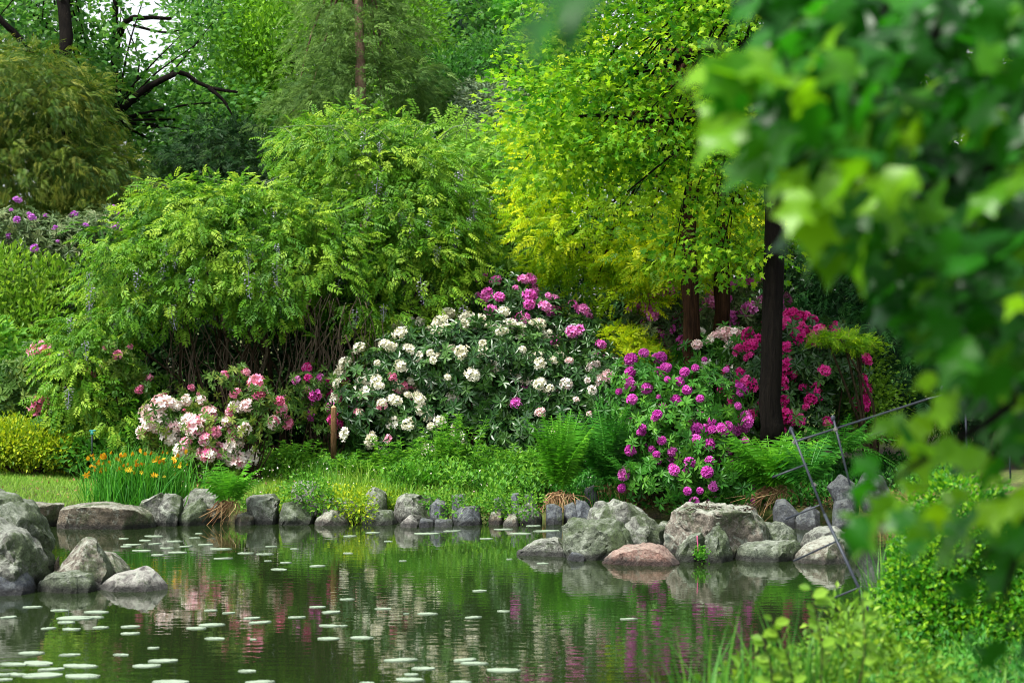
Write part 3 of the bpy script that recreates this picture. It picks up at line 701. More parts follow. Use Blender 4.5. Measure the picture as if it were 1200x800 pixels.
# ------------------------------------------------------------------ lily pads: (px, row, width in px)
PADS = [(38, 711, 26), (70, 715, 25), (10, 723, 24), (113, 717, 34), (88, 724, 50), (78, 729, 24), (112, 723, 24), (57, 736, 20), (84, 737, 26), (118, 735, 22),
 (153, 734, 26), (153, 742, 26), (37, 765, 36), (82, 767, 28), (142, 767, 22), (180, 759, 16), (191, 774, 40), (172, 780, 38), (16, 778, 38), (45, 777, 46), (60, 784, 36),
 (94, 780, 50), (20, 790, 30), (50, 791, 54), (97, 792, 50), (5, 790, 20), (5, 796, 22), (200, 799, 50), (290, 786, 24), (305, 799, 40), (247, 715, 18), (268, 718, 18),
 (230, 736, 28), (248, 732, 36), (252, 748, 28), (295, 724, 24), (305, 729, 32), (297, 749, 10), (348, 723, 24), (372, 711, 22), (388, 717, 28), (386, 733, 30), (385, 748, 30),
 (407, 702, 20), (402, 733, 12), (424, 747, 32), (449, 713, 22), (476, 719, 8), (501, 719, 28), (470, 773, 46), (496, 783, 32), (545, 773, 34), (556, 777, 38), (590, 785, 46),
 (480, 796, 38), (482, 790, 20), (562, 692, 20), (555, 723, 24), (590, 716, 18), (737, 725, 24), (540, 799, 30), (430, 800, 20),
 (180, 628, 26), (205, 634, 22), (170, 633, 18), (145, 631, 14), (155, 638, 24), (166, 645, 28), (148, 640, 16), (182, 637, 18), (185, 650, 18), (208, 647, 26), (218, 640, 20),
 (241, 638, 20), (259, 643, 30), (196, 642, 20), (288, 648, 22), (310, 649, 24), (318, 640, 16), (314, 657, 10), (335, 659, 16), (327, 667, 24), (372, 663, 22), (233, 625, 10),
 (345, 643, 12), (262, 654, 26), (228, 630, 14), (437, 624, 20), (410, 628, 18), (480, 616, 22), (500, 625, 34), (530, 622, 24), (515, 615, 30), (570, 631, 18), (590, 620, 26),
 (610, 625, 30), (640, 622, 36), (545, 613, 18), (408, 648, 14), (472, 657, 10), (636, 660, 16), (597, 655, 8), (455, 634, 12), (625, 616, 20)]
def pad_mesh(seed):
    rng = np.random.default_rng(seed); mb = MB(); mb.local = True; n = 22
    th = np.linspace(math.radians(8), math.radians(352), n); r = .5 * (1 + .03 * rng.normal(size=n))
    z = .003 + .003 * rng.random(n)
    top = np.stack([r * np.cos(th), r * np.sin(th), z], 1); bot = top - (0, 0, .006)
    v = np.vstack([top, bot, [[0.03, 0, .004]]]); t = [(2 * n, i, i + 1) for i in range(n - 1)]; q = [(i, n + i, n + i + 1, i + 1) for i in range(n - 1)]
    mb.add(v, tris=t, quads=q); o = mb.build('pad', M['pad']); me = o.data; bpy.data.objects.remove(o); return me
pm = [pad_mesh(s) for s in range(4)]; rng = np.random.default_rng(3)
for (px, py, wd) in PADS:
    Y = row_depth(py); p = W(px, py, Y); o = link('lily_pad', pm[int(rng.integers(4))], None, (p[0], p[1], .001))
    s = wd / F * Y * .86; o.scale = (s, s * rng.uniform(.42, .66), 1); o.rotation_euler = (0, 0, rng.normal() * .25 + (math.pi if rng.random() < .5 else 0))
    if py < 630 and px > 400: lab, gr = 'pale lily pad floating close along the stone edging of the far bank', 'lily pads by the far edging stones'
    elif py < 670: lab, gr = 'pale lily pad floating in the scatter right behind the left boulders', 'lily pads behind the left boulders'
    elif px < 220: lab, gr = 'pale round lily pad floating in the dense patch before the left boulders', 'lily pads before the left boulders'
    else: lab, gr = 'pale lily pad floating on open water amid flower reflections', 'lily pads on the open water'
    if (px, py) == (737, 725): lab, gr = 'single lily pad floating alone on the magenta reflection', None
    tag(o, lab, 'lily pad', gr)

# ------------------------------------------------------------------ background trees
def tree(label, lobes, tm, mat, size, trunk, stem='bark', name='tree', **kw):
    kw.setdefault('stem_n', 3); kw.setdefault('stem_r', .028)
    b = W(*trunk[0][0][0]); kw.setdefault('rim', .06)
    kw.setdefault('group', 'trees behind the garden')
    return plant(name, label, 'tree', lobes, tm, mat, size, base=(b[0], b[1]), stem=stem, trunk=trunk, **kw)
def tr(px, Y, top=60, r=.2): return [([(px, 420, Y), (px + 6, 250, Y), (px, top, Y)], r, r * .45)]
def skyhole(P, x, y, rng):
    return (((x > 143) & (x < 212) & (y < 92) & (rng.random(len(x)) < .93)) | ((x > 92) & (x < 130) & (y < 26) & (rng.random(len(x)) < .8)) | ((((x / 31 + y / 47) % 1.) < .16) & (((y / 23 + x / 61) % 1.) < .45) & (y < 150)) |
            (((x - 298) / 9) ** 2 + ((y - 122) / 10) ** 2 < 1))
# far masses
FARS = [('far dark green tree behind the brown cypress at the left edge', -20, 58, [(-30, 110, 58, 130, 160, 4)], 'far'),
 ('distant hazy green tree seen below the sky gap', 150, 60, [(150, 190, 60, 90, 90, 3), (110, 150, 60, 50, 60, 3)], 'far'),
 ('far mid green tree left of the lime-green one', 250, 56, [(258, 90, 56, 42, 150, 3), (285, 150, 56, 40, 90, 3)], 'oak'),
 ('far tree behind the lime-green and larch trees', 370, 58, [(360, 60, 58, 90, 170, 4)], 'oak'),
 ('far dark tree behind the blue spruce', 500, 60, [(490, 80, 60, 80, 160, 4)], 'far'),
 ('far green tree just left of the maple crown', 590, 55, [(600, 60, 55, 70, 170, 4)], 'oak'),
 ('far dark tree hidden mostly behind the maple', 740, 52, [(740, 110, 52, 110, 190, 4)], 'far'),
 ('far dark tree behind the black trunk', 900, 50, [(900, 130, 50, 120, 200, 4)], 'far'),
 ('far dark tree at the right edge behind the cypress', 1110, 48, [(1110, 130, 48, 140, 210, 4)], 'far')]
for k, (lb, px, Y, lo, mt) in enumerate(FARS):
    tree(lb, lo, LEAF, mt, (.16, .26), tr(px, Y, 140, .16), seed=100 + k, cover=1.6, per=12, cr=.4, inner=.4, reject=skyhole if px < 400 else None)
tree('oak with a dark forked trunk high above the brown cypress', [(40, 20, 36.6, 110, 70, 2.0), (120, 20, 36.4, 40, 55, 1.6), (60, 120, 36.6, 120, 60, 1.8), (20, 50, 37, 70, 80, 2), (110, 60, 35.6, 30, 20, .6), (25, 20, 34.8, 40, 18, .5)], OAK, 'oak', (.10, .16),
     [([(92, 420, 35.5), (84, 200, 35), (74, 95, 34.3), (79, 50, 34.2), (62, -60, 35)], .14, .10), ([(66, 110, 34.4), (48, 78, 34.1), (28, 52, 34), (0, 22, 33.9), (-30, 0, 33.9)], .07, .05), ([(76, 80, 34.3), (66, 66, 34.1), (62, 52, 34.1)], .05, .03),
      ([(82, 60, 36), (60, 35, 35.8), (38, 12, 35.5), (30, -30, 35.5)], .07, .03)], reject=skyhole, seed=1, cover=1.15, cr=.3, inner=.5)
tree('oak with a long black limb arching to the right under the sky gap', [(170, 170, 37, 62, 62, 1.6), (230, 185, 37, 45, 50, 1.5), (120, 130, 37.5, 50, 60, 1.5), (235, 60, 38, 38, 80, 1.5), (190, 130, 37.5, 90, 30, 1.2), (250, 130, 37, 60, 28, 1.0), (160, 5, 38, 70, 14, 1)], OAK, 'oak', (.10, .16),
     [([(116, 420, 36.4), (118, 230, 36), (120, 160, 35.4), (128, 142, 35.3)], .13, .10), ([(122, 150, 36.8), (140, 132, 35.6), (165, 108, 35.3), (200, 89, 35.2), (216, 87, 35.2), (245, 103, 35.2), (278, 108, 35.2)], .08, .025),
      ([(124, 150, 37), (132, 110, 37), (134, 60, 37), (136, 0, 37), (136, -50, 37)], .075, .05), ([(134, 55, 36), (142, 35, 35.9), (156, 22, 35.8), (200, 22, 35.8)], .09, .03),
      ([(245, 103, 35.2), (262, 118, 35.1), (272, 135, 35.1)], .04, .015), ([(156, 30, 36.9), (190, 38, 36.9), (215, 35, 36.9)], .03, .01)], reject=skyhole, seed=2, cover=1.25, cr=.28, inner=.5)
tree('dark yew-like evergreen behind the low wisteria top', [(255, 198, 34, 50, 48, 1.4), (292, 195, 34, 36, 45, 1.3), (215, 222, 34, 40, 24, 1.2)], SPR, 'yew', (.16, .28), tr(250, 34, 160), seed=3, cover=2., per=6, cr=.18, droop=.4)
tree('lime-green tree with upright feathery shoots', [(345, 70, 39, 62, 95, 2), (300, 70, 39, 32, 50, 1.5), (385, 40, 39.5, 50, 80, 2), (330, 150, 39, 50, 50, 1.5), (290, 110, 40, 25, 30, 1)], LEAF, 'lime', (.09, .14), tr(340, 39.5, 60), seed=4, cover=1.6, per=14, cr=.26, flat=1.8, out=.3, up=.3, droop=-.5, reject=skyhole)
tree('grey-green larch with a reddish bare trunk', [(420, 60, 33, 58, 50, 1.6), (425, 110, 33, 75, 45, 1.7), (415, 20, 33, 50, 45, 1.3), (380, 135, 33, 50, 30, 1.2), (455, 100, 33, 45, 45, 1.3), (424, -50, 33, 40, 60, 1.2)], SPR_LONG, 'larch', (.16, .28),
     [([(425, 420, 32), (424, 200, 31.8), (423, 110, 31.6), (421, 40, 31.8), (420, -80, 32.5)], .11, .05)], 'bark_larch', name='larch_tree', seed=5, cover=1.4, per=8, cr=.26, flat=.25, droop=.25, out=.9)
tree('bright green tree between the larch and the blue spruce', [(478, 60, 38, 35, 60, 1.5), (495, 120, 37, 35, 40, 1.4), (450, 20, 39, 50, 60, 1.5)], LEAF, 'lime', (.08, .13), tr(480, 38, 60), seed=6, cover=1.5, per=12, cr=.22, flat=1.4, tint=(.3, .2, .15))
tree('blue-grey spruce with drooping boughs at the top', [(510, 30, 43, 34, 45, 1.5), (512, -30, 43, 26, 50, 1.2), (505, 70, 43, 38, 25, 1.6)], SPR_LONG, 'spruce', (.35, .6), tr(512, 43, -40, .15), name='spruce_tree', seed=7, cover=1.9, per=6, cr=.22, droop=1.2)
tree('mid green tree right of the blue spruce', [(565, 40, 42, 50, 70, 2), (600, 90, 41, 45, 60, 2), (545, 90, 42, 30, 40, 1.5)], OAK, 'oak', (.12, .18), tr(570, 42, 60), seed=8, cover=1.6, cr=.26)
tree('dense round dark green tree below the blue spruce', [(540, 115, 36, 36, 42, 1.2), (520, 100, 36, 22, 26, 1), (575, 90, 36.5, 26, 36, 1)], LEAF, 'oak', (.09, .13), tr(540, 36, 110), seed=9, cover=2., cr=.2, tint=(.15, .12, .1))
tree('grey-green willowy tree left of the maple crown', [(590, 160, 33, 42, 45, 1.3), (620, 190, 33, 30, 40, 1.2), (570, 125, 33.5, 25, 25, 1)], LEAF, 'grey', (.07, .11), tr(595, 33, 150, .1), seed=10, cover=2., cr=.16)
tree('brown-tinged cypress with drooping sprays at the left edge', [(20, 120, 31, 70, 60, 1.6), (70, 150, 31, 55, 60, 1.5), (40, 210, 31, 110, 60, 1.7), (110, 220, 31, 50, 45, 1.3), (-10, 180, 31, 80, 80, 1.6), (145, 240, 31, 32, 28, .9), (60, 95, 31.2, 40, 30, 1)], SPR_LONG, 'browncyp', (.18, .32),
     [([(60, 420, 31.5), (60, 250, 31.5), (55, 100, 31.5)], .15, .05)], 'bark', name='cypress_tree', seed=11, cover=2.1, per=6, cr=.18, droop=.9, out=.8)
tree('feathery pale green tree behind the tall wisteria', [(545, 230, 29.5, 70, 60, 1.4), (590, 260, 29.5, 50, 60, 1.3), (510, 195, 29.5, 60, 40, 1.3), (610, 300, 29, 30, 50, 1.1), (575, 200, 29.5, 45, 35, 1)], PIN_FINE, 'sumac', (.28, .42), tr(560, 29.5, 250, .1), seed=12, cover=1.7, per=7, cr=.16, droop=.1)
# golden tree, maple, right hand canopy
tree('golden yellow feathery tree with a brown trunk', [(720, 240, 26.6, 85, 75, 1.2), (670, 270, 26.8, 48, 50, 1), (765, 300, 26.5, 50, 45, 1), (645, 250, 27.5, 35, 50, 1), (700, 160, 27.5, 80, 60, 1.1), (790, 250, 26.5, 45, 60, 1), (840, 225, 26.5, 45, 45, 1), (865, 280, 26.5, 35, 25, .8), (690, 325, 26.9, 34, 26, .6), (735, 350, 26.6, 26, 28, .5), (650, 310, 27.2, 20, 30, .5), (790, 330, 26.6, 26, 22, .5), (760, 100, 27.5, 80, 60, 1.1)], PIN, 'gold', (.13, .21),
     [([(811, 505, 25.4), (811, 450, 25.4), (810, 360, 25.4), (806, 280, 25.5), (812, 180, 26), (800, 60, 26)], .115, .07)], 'bark_br', seed=13, cover=1.7, per=22, cr=.24, flat=.35, inner=.5, droop=.0, stem_r=.03, tint=(.5, .25, .15))
tree('broad maple with fresh lobed leaves and a black leaning trunk', [(680, 90, 23.5, 70, 90, 1.), (640, 150, 23.5, 50, 80, .9), (760, 60, 23.5, 90, 80, 1.1), (740, 150, 23.3, 90, 55, 1), (850, 100, 23.5, 80, 80, 1), (690, 190, 23.6, 50, 26, .7), (840, 200, 23.4, 50, 50, .7), (800, 285, 23.3, 34, 34, .5), (760, 215, 23.4, 36, 30, .5), (700, 0, 23.5, 90, 60, 1), (850, 0, 23.5, 90, 70, 1), (860, 300, 23.6, 40, 40, .6)], MAPLE, 'maple', (.085, .135),
     [([(905, 520, 23), (904, 450, 23), (908, 300, 23), (908, 150, 23), (915, 0, 23), (915, -100, 23)], .125, .09), ([(910, 60, 23), (860, 52, 22.9), (800, 70, 22.8), (745, 86, 22.8)], .07, .03),
      ([(908, 160, 23), (850, 138, 22.9), (770, 143, 22.8), (700, 135, 22.8), (660, 140, 22.8)], .045, .012), ([(840, 145, 22.9), (790, 180, 22.7), (735, 225, 22.7)], .02, .008)],
     'bark', seed=14, cover=1.55, per=26, cr=.24, flat=.38, inner=.6, stem_r=.02, tint=(.58, .24, .16), name='maple_tree')
tree('tall tree with a dark brown trunk between the other two trunks', [(900, 30, 27, 90, 70, 1.3), (1010, 60, 27, 90, 80, 1.4), (960, 130, 27, 70, 50, 1.2), (1120, 80, 28, 100, 120, 1.5), (880, 200, 27.5, 60, 60, 1.2), (1000, 210, 28, 80, 50, 1.2)], LEAF, 'maple', (.10, .16),
     [([(847, 470, 25.8), (846, 380, 25.8), (845, 300, 25.8), (842, 200, 26), (850, 50, 26.3)], .105, .07)], 'bark_br', seed=15, cover=1.5, per=10, cr=.2, tint=(.25, .2, .15))
tree('dark drooping cypress behind the blurred branch', [(1000, 330, 26, 50, 60, 1), (1050, 300, 26, 75, 65, 1.2), (1040, 390, 25.8, 85, 60, 1.2), (1130, 350, 26, 80, 80, 1.2), (1100, 440, 25.5, 100, 60, 1.2), (1020, 450, 25.6, 45, 40, .8), (1180, 450, 25.5, 60, 70, 1)], SPR, 'hemlock', (.22, .38),
     tr(1080, 26.5, 280, .15), name='cypress_tree', seed=16, cover=2.1, per=6, cr=.2, droop=.8, out=.9)

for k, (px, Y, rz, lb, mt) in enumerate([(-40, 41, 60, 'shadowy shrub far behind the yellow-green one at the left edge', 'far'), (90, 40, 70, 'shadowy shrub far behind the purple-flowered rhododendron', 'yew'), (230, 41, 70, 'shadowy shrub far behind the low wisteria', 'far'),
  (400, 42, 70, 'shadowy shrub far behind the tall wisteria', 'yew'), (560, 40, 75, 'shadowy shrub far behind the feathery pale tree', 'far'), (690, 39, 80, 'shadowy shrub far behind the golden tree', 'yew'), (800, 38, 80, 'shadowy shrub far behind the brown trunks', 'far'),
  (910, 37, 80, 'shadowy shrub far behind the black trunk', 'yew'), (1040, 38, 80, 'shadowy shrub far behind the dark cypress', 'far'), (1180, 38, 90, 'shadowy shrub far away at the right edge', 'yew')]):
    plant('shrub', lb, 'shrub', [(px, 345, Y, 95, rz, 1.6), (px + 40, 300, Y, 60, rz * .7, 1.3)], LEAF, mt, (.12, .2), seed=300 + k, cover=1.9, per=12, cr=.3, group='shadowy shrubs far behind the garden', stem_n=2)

# ------------------------------------------------------------------ wisteria
def hollow(P, x, y, rng):
    a = ((x - 290) / 130) ** 2 + ((y - 462) / 108) ** 2 < 1
    b = ((x - 385) / 46) ** 2 + ((y - 405) / 90) ** 2 < 1
    c = ((x - 210) / 60) ** 2 + ((y - 410) / 58) ** 2 < 1
    ed = 14 * np.sin(x / 13.) + 10 * np.sin(x / 5.3 + 1)
    a = a & (y > 374 + ed) ; c = c & (y > 352 + ed)
    return (a | c) & (rng.random(len(x)) < .97) & (P[:, 1] < 26.3) | b & (rng.random(len(x)) < .8) & (P[:, 1] < 26.5)
def wisteria(label, lobes, mats, base, seed, nfl, poly, cover=2.3):
    bz = float(ground_h(*base)); root = thing('wisteria', label, 'wisteria', (base[0], base[1], bz), 'wisteria mounds on the bank')
    mb = MB(); P, on, cs = crown(mb, lobes, PIN, (.12, .19), cover=cover, per=20, cr=.16, flat=.55, droop=.6, out=.7, up=.8, reject=hollow, seed=seed, inner=.42, tint=(.5, .22, .13), bottom=.35, rim=.06)
    mb.build('foliage', M['wist'], root)
    rng = np.random.default_rng(seed); mb = MB()
    for c, r in cs:
        for k in range(3):
            t = c + r * norm(rng.normal(size=3)) * .8; b = np.array([base[0], base[1], bz]) + rng.normal(size=3) * (.5, .2, 0)
            mb.tube(curve([b, (b + t) / 2 + rng.normal(size=3) * .25, t], 12), [.03, .01], 5)
    mb.build('stem', M['stem'], root, True)
    sp, dr = pick(P, on, nfl, .22, seed, pxcond(poly), push=.2)
    put_flowers(root, sp, 'lav', 'raceme', (.2, .34), seed, 'flower_raceme')
    return root, P, on
wisteria('low spreading wisteria mound with a dark hollow of bare stems at its foot', [(255, 320, 25.8, 105, 102, 1.3), (172, 350, 25.6, 66, 100, 1.1), (120, 440, 25.4, 55, 85, .9), (345, 330, 25.6, 85, 92, 1.1), (130, 490, 25.0, 62, 40, .8), (110, 455, 25.0, 45, 60, .7), (170, 505, 25.0, 40, 22, .5), (310, 392, 25.0, 36, 16, .3), (272, 375, 25.2, 30, 20, .3), (365, 425, 25.2, 24, 14, .25),  (225, 260, 25.9, 60, 45, 1), (310, 262, 25.9, 60, 45, 1)], 0, (-3.4, 26.2), 31, 34,
         [(80, 300), (400, 280), (420, 480), (80, 500)])
wisteria('tall domed wisteria with many lavender racemes on its right side', [(420, 215, 27.3, 80, 80, 1.3), (480, 250, 27, 80, 90, 1.3), (380, 190, 27.5, 50, 45, 1.1), (400, 300, 26.8, 90, 90, 1.2), (485, 340, 26.6, 72, 90, 1.1), (440, 400, 26.3, 65, 60, .9), (520, 300, 27, 48, 90, 1), (420, 160, 27.6, 50, 28, .8)], 0, (-1.6, 27.4), 32, 44,
         [(400, 160), (480, 180), (560, 180), (580, 420), (380, 440)])
# bare shoots hanging and twisting in the hollow
rng = np.random.default_rng(9)
root = thing('vine', 'tangle of bare brown wisteria stems hanging in the dark hollow', 'vine', W(300, 520, 25.6))
mb = MB()
for k in range(125):
    px = rng.uniform(170, 440) if k < 80 else rng.uniform(325, 450); Y = rng.uniform(25.0, 25.9) if k < 80 else rng.uniform(25.0, 25.7); y0 = rng.uniform(350, 420) if k < 80 else rng.uniform(340, 400); y1 = rng.uniform(440, 535)
    pts = [W(px, y0, Y)]; x = px
    for t in np.linspace(0, 1, 5)[1:]:
        x += rng.normal() * 9; pts.append(W(x, y0 + (y1 - y0) * t, Y + rng.normal() * .06))
    r = rng.uniform(.004, .009) if k > 7 else rng.uniform(.014, .024); mb.tube(curve(pts, 14), [r, r * .6], 5)
mb.build('stem', M['bark_gr'], root, True)
mb = MB()
for k in range(60):     # whippy shoots above the low mound
    mb = MB()
    px = rng.uniform(180, 300) if k < 34 else rng.uniform(340, 560); top = 218 if px < 320 else 150
    p0 = W(px, top + 14, 26.2); d = rng.normal(size=3) * .14; mb.tube(curve([p0, p0 + (d[0], d[1], .16), p0 + (d[0] * 2.5, d[1], .18 + rng.uniform(-.05, .16))], 7), [.006, .003], 4); mb.build('shoot', M['rhodo_gr'], root)
# added leaf backing, its near-black colour painting in the hollow's shade
plant('shrub', 'added dark leaf backing that paints in the shade behind the bare wisteria stems', 'shrub', [(260, 450, 27.2, 130, 85, .7), (400, 430, 27.4, 90, 100, .7), (160, 400, 27.6, 80, 90, .7)], LEAF, 'yew', (.10, .16), seed=33, cover=2.2, cr=.2)

# ------------------------------------------------------------------ shrubs
def shrub(label, lobes, tm, mat, size, name='shrub', **kw): return plant(name, label, 'shrub', lobes, tm, mat, size, **kw)
def rhodo(label, lobes, leafmat, fl, n, mind, fsize, seed, polyc=None, lsize=(.10, .15), kind='loose', cover=1.9, group='rhododendrons on the far bank', more=(), push=.15, **kw):
    r, P, on, cs = plant('rhododendron', label, 'shrub', lobes, WH, leafmat, (lsize[0] * .8, lsize[1] * .8), seed=seed, cover=cover, per=4, cr=.12, out=1.1, radial=.3, group=group, tint=(.45, .2, .15), **kw)
    sp, dr = pick(P, on, n, mind, seed, pxcond(polyc) if polyc else None, push=push, patchy=0 if kind == 'truss' else .55)
    put_flowers(r, sp, fl, kind, (fsize[0] * .95, fsize[1] * 1.15), seed, dirs=dr)
    left = 100 - len(sp)
    for (f2, n2, pol) in more:
        s2, d2 = pick(P, on, min(n2, left), mind, seed + 5, pxcond(pol), push=.10); put_flowers(r, s2, f2, kind, fsize, seed + 1, dirs=d2); left -= len(s2)
    return r, P, on
rhodo('grey-leaved rhododendron with a few purple blooms behind the low wisteria, upper left', [(60, 305, 29, 90, 45, 1.1), (110, 280, 29, 55, 30, .9), (20, 280, 29, 50, 30, 1)], 'rhodo_gr', 'fl_purple', 30, .25, (.035, .065), 41, [(-20, 240), (170, 240), (170, 345), (-20, 345)])
shrub('yellow-green upright shrub at the left edge below the purple blooms', [(60, 370, 27.6, 55, 55, .8), (10, 350, 27.6, 40, 50, .8), (80, 420, 27.2, 40, 30, .6), (20, 400, 27.2, 50, 40, .6)], LEAF, 'yg', (.07, .12), seed=42, cover=2., cr=.12, flat=1.6, droop=-.3)
rhodo('small rhododendron with pink blooms at the left edge of the wisteria', [(50, 450, 25.6, 40, 40, .5), (20, 470, 25.7, 40, 35, .5)], 'azal', 'fl_pink', 14, .12, (.09, .13), 43, [(34, 404), (80, 404), (84, 476), (40, 476)])
shrub('low blue-green spreading juniper behind the golden shrub', [(20, 472, 25.8, 60, 18, .6), (95, 500, 25.3, 30, 24, .5)], SPR, 'yew', (.12, .2), seed=44, cover=2.2, per=5, cr=.1, tint=(.8, .15, .1))
shrub('golden yellow spirea mound at the left edge of the lawn', [(35, 522, 24.8, 50, 22, .6), (0, 520, 24.8, 45, 24, .6), (68, 528, 24.6, 22, 14, .4)], LEAF, 'spirea', (.04, .065), seed=45, cover=2.6, cr=.07, flat=.9, droop=-.2)
shrub('leafy green plants beneath the pink blooms at the left edge', [(30, 445, 26.2, 60, 36, .5), (-10, 420, 26.2, 30, 40, .5)], LEAF, 'cover', (.08, .13), seed=46, cover=2.2, cr=.1)
shrub('dark green leafy skirt of a shrub between the spirea and the azalea', [(140, 530, 24.6, 60, 18, .5), (200, 505, 24.8, 50, 34, .5)], LEAF, 'cover', (.07, .12), seed=47, cover=2.2, cr=.1, tint=(.2, .15, .12))

# azalea group at the front left
def azalea(label, lobes, fls, seed, n, mind, fs, **kw):
    r, P, on, cs = plant('azalea', label, 'shrub', lobes, WH, 'azal', (.06, .09), seed=seed, cover=1.0, per=4, cr=.1, out=1., group='azaleas in front of the hollow', **kw)
    for (f, k, pol) in fls:
        sp, dr = pick(P, on, k, mind, seed, pxcond(pol) if pol else None, push=.05); put_flowers(r, sp, f, 'azalea', (fs[0] * 1.2, fs[1] * 1.25), seed + k, dirs=dr)
    return r
azalea('azalea smothered in cream and pale pink blossom beside the yellow lilies', [(205, 495, 24., 34, 22, .35), (245, 515, 23.8, 32, 32, .4), (225, 490, 24, 30, 22, .35), (255, 545, 23.6, 22, 14, .3), (185, 510, 24, 18, 14, .3)],
       [('fl_palepink', 88, None), ('fl_pink', 12, [(220, 470), (300, 470), (300, 560), (220, 560)])], 51, 90, .095, (.075, .105), stem_n=5, stem_r=.012)
azalea('leggy open azalea with pale pink and white flowers on bare stems', [(300, 480, 23.9, 34, 28, .35), (280, 510, 23.8, 30, 25, .3), (310, 510, 23.8, 18, 30, .3), (270, 450, 24, 28, 16, .3)],
       [('fl_pink', 13, None), ('fl_palepink', 12, [(255, 475), (335, 475), (335, 560), (255, 560)])], 52, 40, .15, (.055, .09), stem_n=6, stem_r=.016)
azalea('thin azalea with sparse small pink flowers in the hollow mouth', [(190, 462, 24.8, 34, 22, .3), (215, 476, 24.7, 24, 16, .3), (140, 430, 24.8, 34, 26, .3)], [('fl_pink', 24, None)], 53, 40, .16, (.03, .055), stem_n=4, stem_r=.01)
azalea('thin azalea with bright pink flowers right of the hollow, behind the wooden post', [(360, 460, 25, 30, 30, .3), (395, 480, 25, 26, 36, .35), (410, 465, 25, 22, 25, .3)], [('fl_mauve', 20, None), ('fl_deep', 14, None)], 54, 40, .14, (.04, .07), stem_n=4, stem_r=.01)

# white, cream and pink rhododendrons in the centre
rhodo('big rhododendron crowned with white trusses in the middle of the bank', [(560, 430, 25.4, 75, 48, .9), (500, 440, 25.4, 60, 45, .8), (610, 430, 25.5, 50, 40, .8), (560, 480, 25.1, 80, 40, .7), (640, 470, 25.2, 60, 45, .7), (530, 405, 25.7, 60, 25, .6)], 'rhodo', 'fl_white', 96, .095, (.045, .085), 61, [(450, 370), (675, 375), (650, 480), (600, 450), (560, 480), (500, 505), (430, 500)],
      more=[('fl_mag', 12, [(490, 455), (620, 440), (620, 500), (490, 500)])])
rhodo('lower rhododendron with cream flowers left of the white one, down to the bank', [(440, 450, 25, 38, 40, .6), (450, 495, 24.7, 45, 35, .6), (490, 510, 24.6, 40, 30, .5), (420, 480, 25, 25, 40, .5)], 'rhodo', 'fl_white', 48, .15, (.055, .09), 62, [(405, 415), (470, 415), (540, 470), (540, 530), (405, 530)],
      more=[('fl_pink', 16, [(395, 440), (540, 440), (540, 530), (395, 530)])])
rhodo('dark-leaved rhododendron with dull pale pink flowers behind the tall fern', [(680, 460, 25, 45, 34, .6), (710, 450, 25.3, 36, 34, .6), (650, 500, 24.6, 60, 30, .5), (620, 520, 24.4, 50, 25, .5), (700, 500, 24.7, 40, 35, .5)], 'rhodo', 'fl_palepink', 30, .2, (.05, .075), 63, [(630, 430), (740, 430), (740, 520), (630, 520)])
rhodo('tall rhododendron with mauve-pink trusses behind the white one', [(598, 372, 26.3, 42, 42, .6), (590, 350, 26.4, 26, 26, .4), (640, 395, 26.2, 45, 35, .6), (675, 405, 26.1, 45, 26, .5), (580, 395, 26.3, 36, 30, .5)], 'rhodo', 'fl_mauve', 50, .17, (.055, .09), 64, [(550, 320), (640, 330), (720, 400), (730, 430), (600, 430), (550, 400)])
rhodo('rhododendron with small pink flowers just left of the golden conifer', [(690, 430, 26.4, 45, 24, .5), (740, 430, 26.6, 30, 30, .5)], 'rhodo', 'fl_pink', 24, .17, (.05, .08), 65)
shrub('small golden conifer with flat bright yellow layers', [(735, 410, 26, 32, 17, .4), (725, 395, 26.1, 22, 9, .3), (755, 418, 26, 18, 10, .3)], SPR, 'gold', (.10, .18), name='golden_conifer', seed=66, cover=2.6, per=5, cr=.07, flat=.4, tint=(.7, .15, .1))
rhodo('pink rhododendron seen between the golden conifer and the trunks', [(760, 398, 26.7, 36, 26, .5), (790, 375, 26.8, 35, 28, .5), (830, 385, 26.7, 45, 35, .6), (875, 372, 26.7, 42, 35, .6)], 'rhodo_gr', 'fl_mauve', 56, .18, (.07, .11), 67, [(740, 340), (910, 335), (910, 420), (740, 420)])
rhodo('rhododendron with pale lilac-white flowers between the trunks', [(840, 420, 25.5, 40, 22, .5), (870, 430, 25.3, 30, 24, .4)], 'rhodo_lt', 'fl_palepink', 18, .16, (.07, .10), 68, [(815, 400), (885, 400), (885, 445), (815, 445)])
rhodo('dark magenta rhododendron behind the black trunk', [(930, 425, 24.4, 60, 44, .6), (965, 440, 24.2, 42, 45, .5), (895, 455, 24.3, 40, 50, .5), (930, 398, 24.6, 45, 22, .5), (925, 485, 24.1, 62, 32, .5)], 'rhodo', 'fl_deep', 98, .10, (.055, .09), 69, [(855, 370), (1005, 390), (1005, 530), (855, 530)])
rhodo('front rhododendron covered in round bright magenta trusses above the boulders', [(765, 480, 23.4, 48, 42, .6), (790, 520, 23.1, 50, 48, .7), (820, 480, 23.3, 45, 45, .6), (830, 550, 22.8, 40, 42, .6), (785, 565, 22.8, 48, 32, .6), (750, 450, 23.6, 30, 26, .4), (845, 570, 22.7, 26, 26, .4)], 'rhodo_lt', 'fl_mag', 100, .10, (.05, .078), 70, [(715, 420), (870, 430), (880, 600), (740, 600), (750, 500)],
      lsize=(.09, .13), kind='truss')
shrub('layered yellow-green bough of a young tree beside the black trunk', [(985, 397, 23.4, 30, 5, .2), (1008, 405, 23.4, 16, 4, .15)], SPR, 'gold', (.08, .14), name='young_tree', seed=71, cover=3., per=5, cr=.06, flat=.3, tint=(.2, .12, .1), base=(4.35, 24.0))
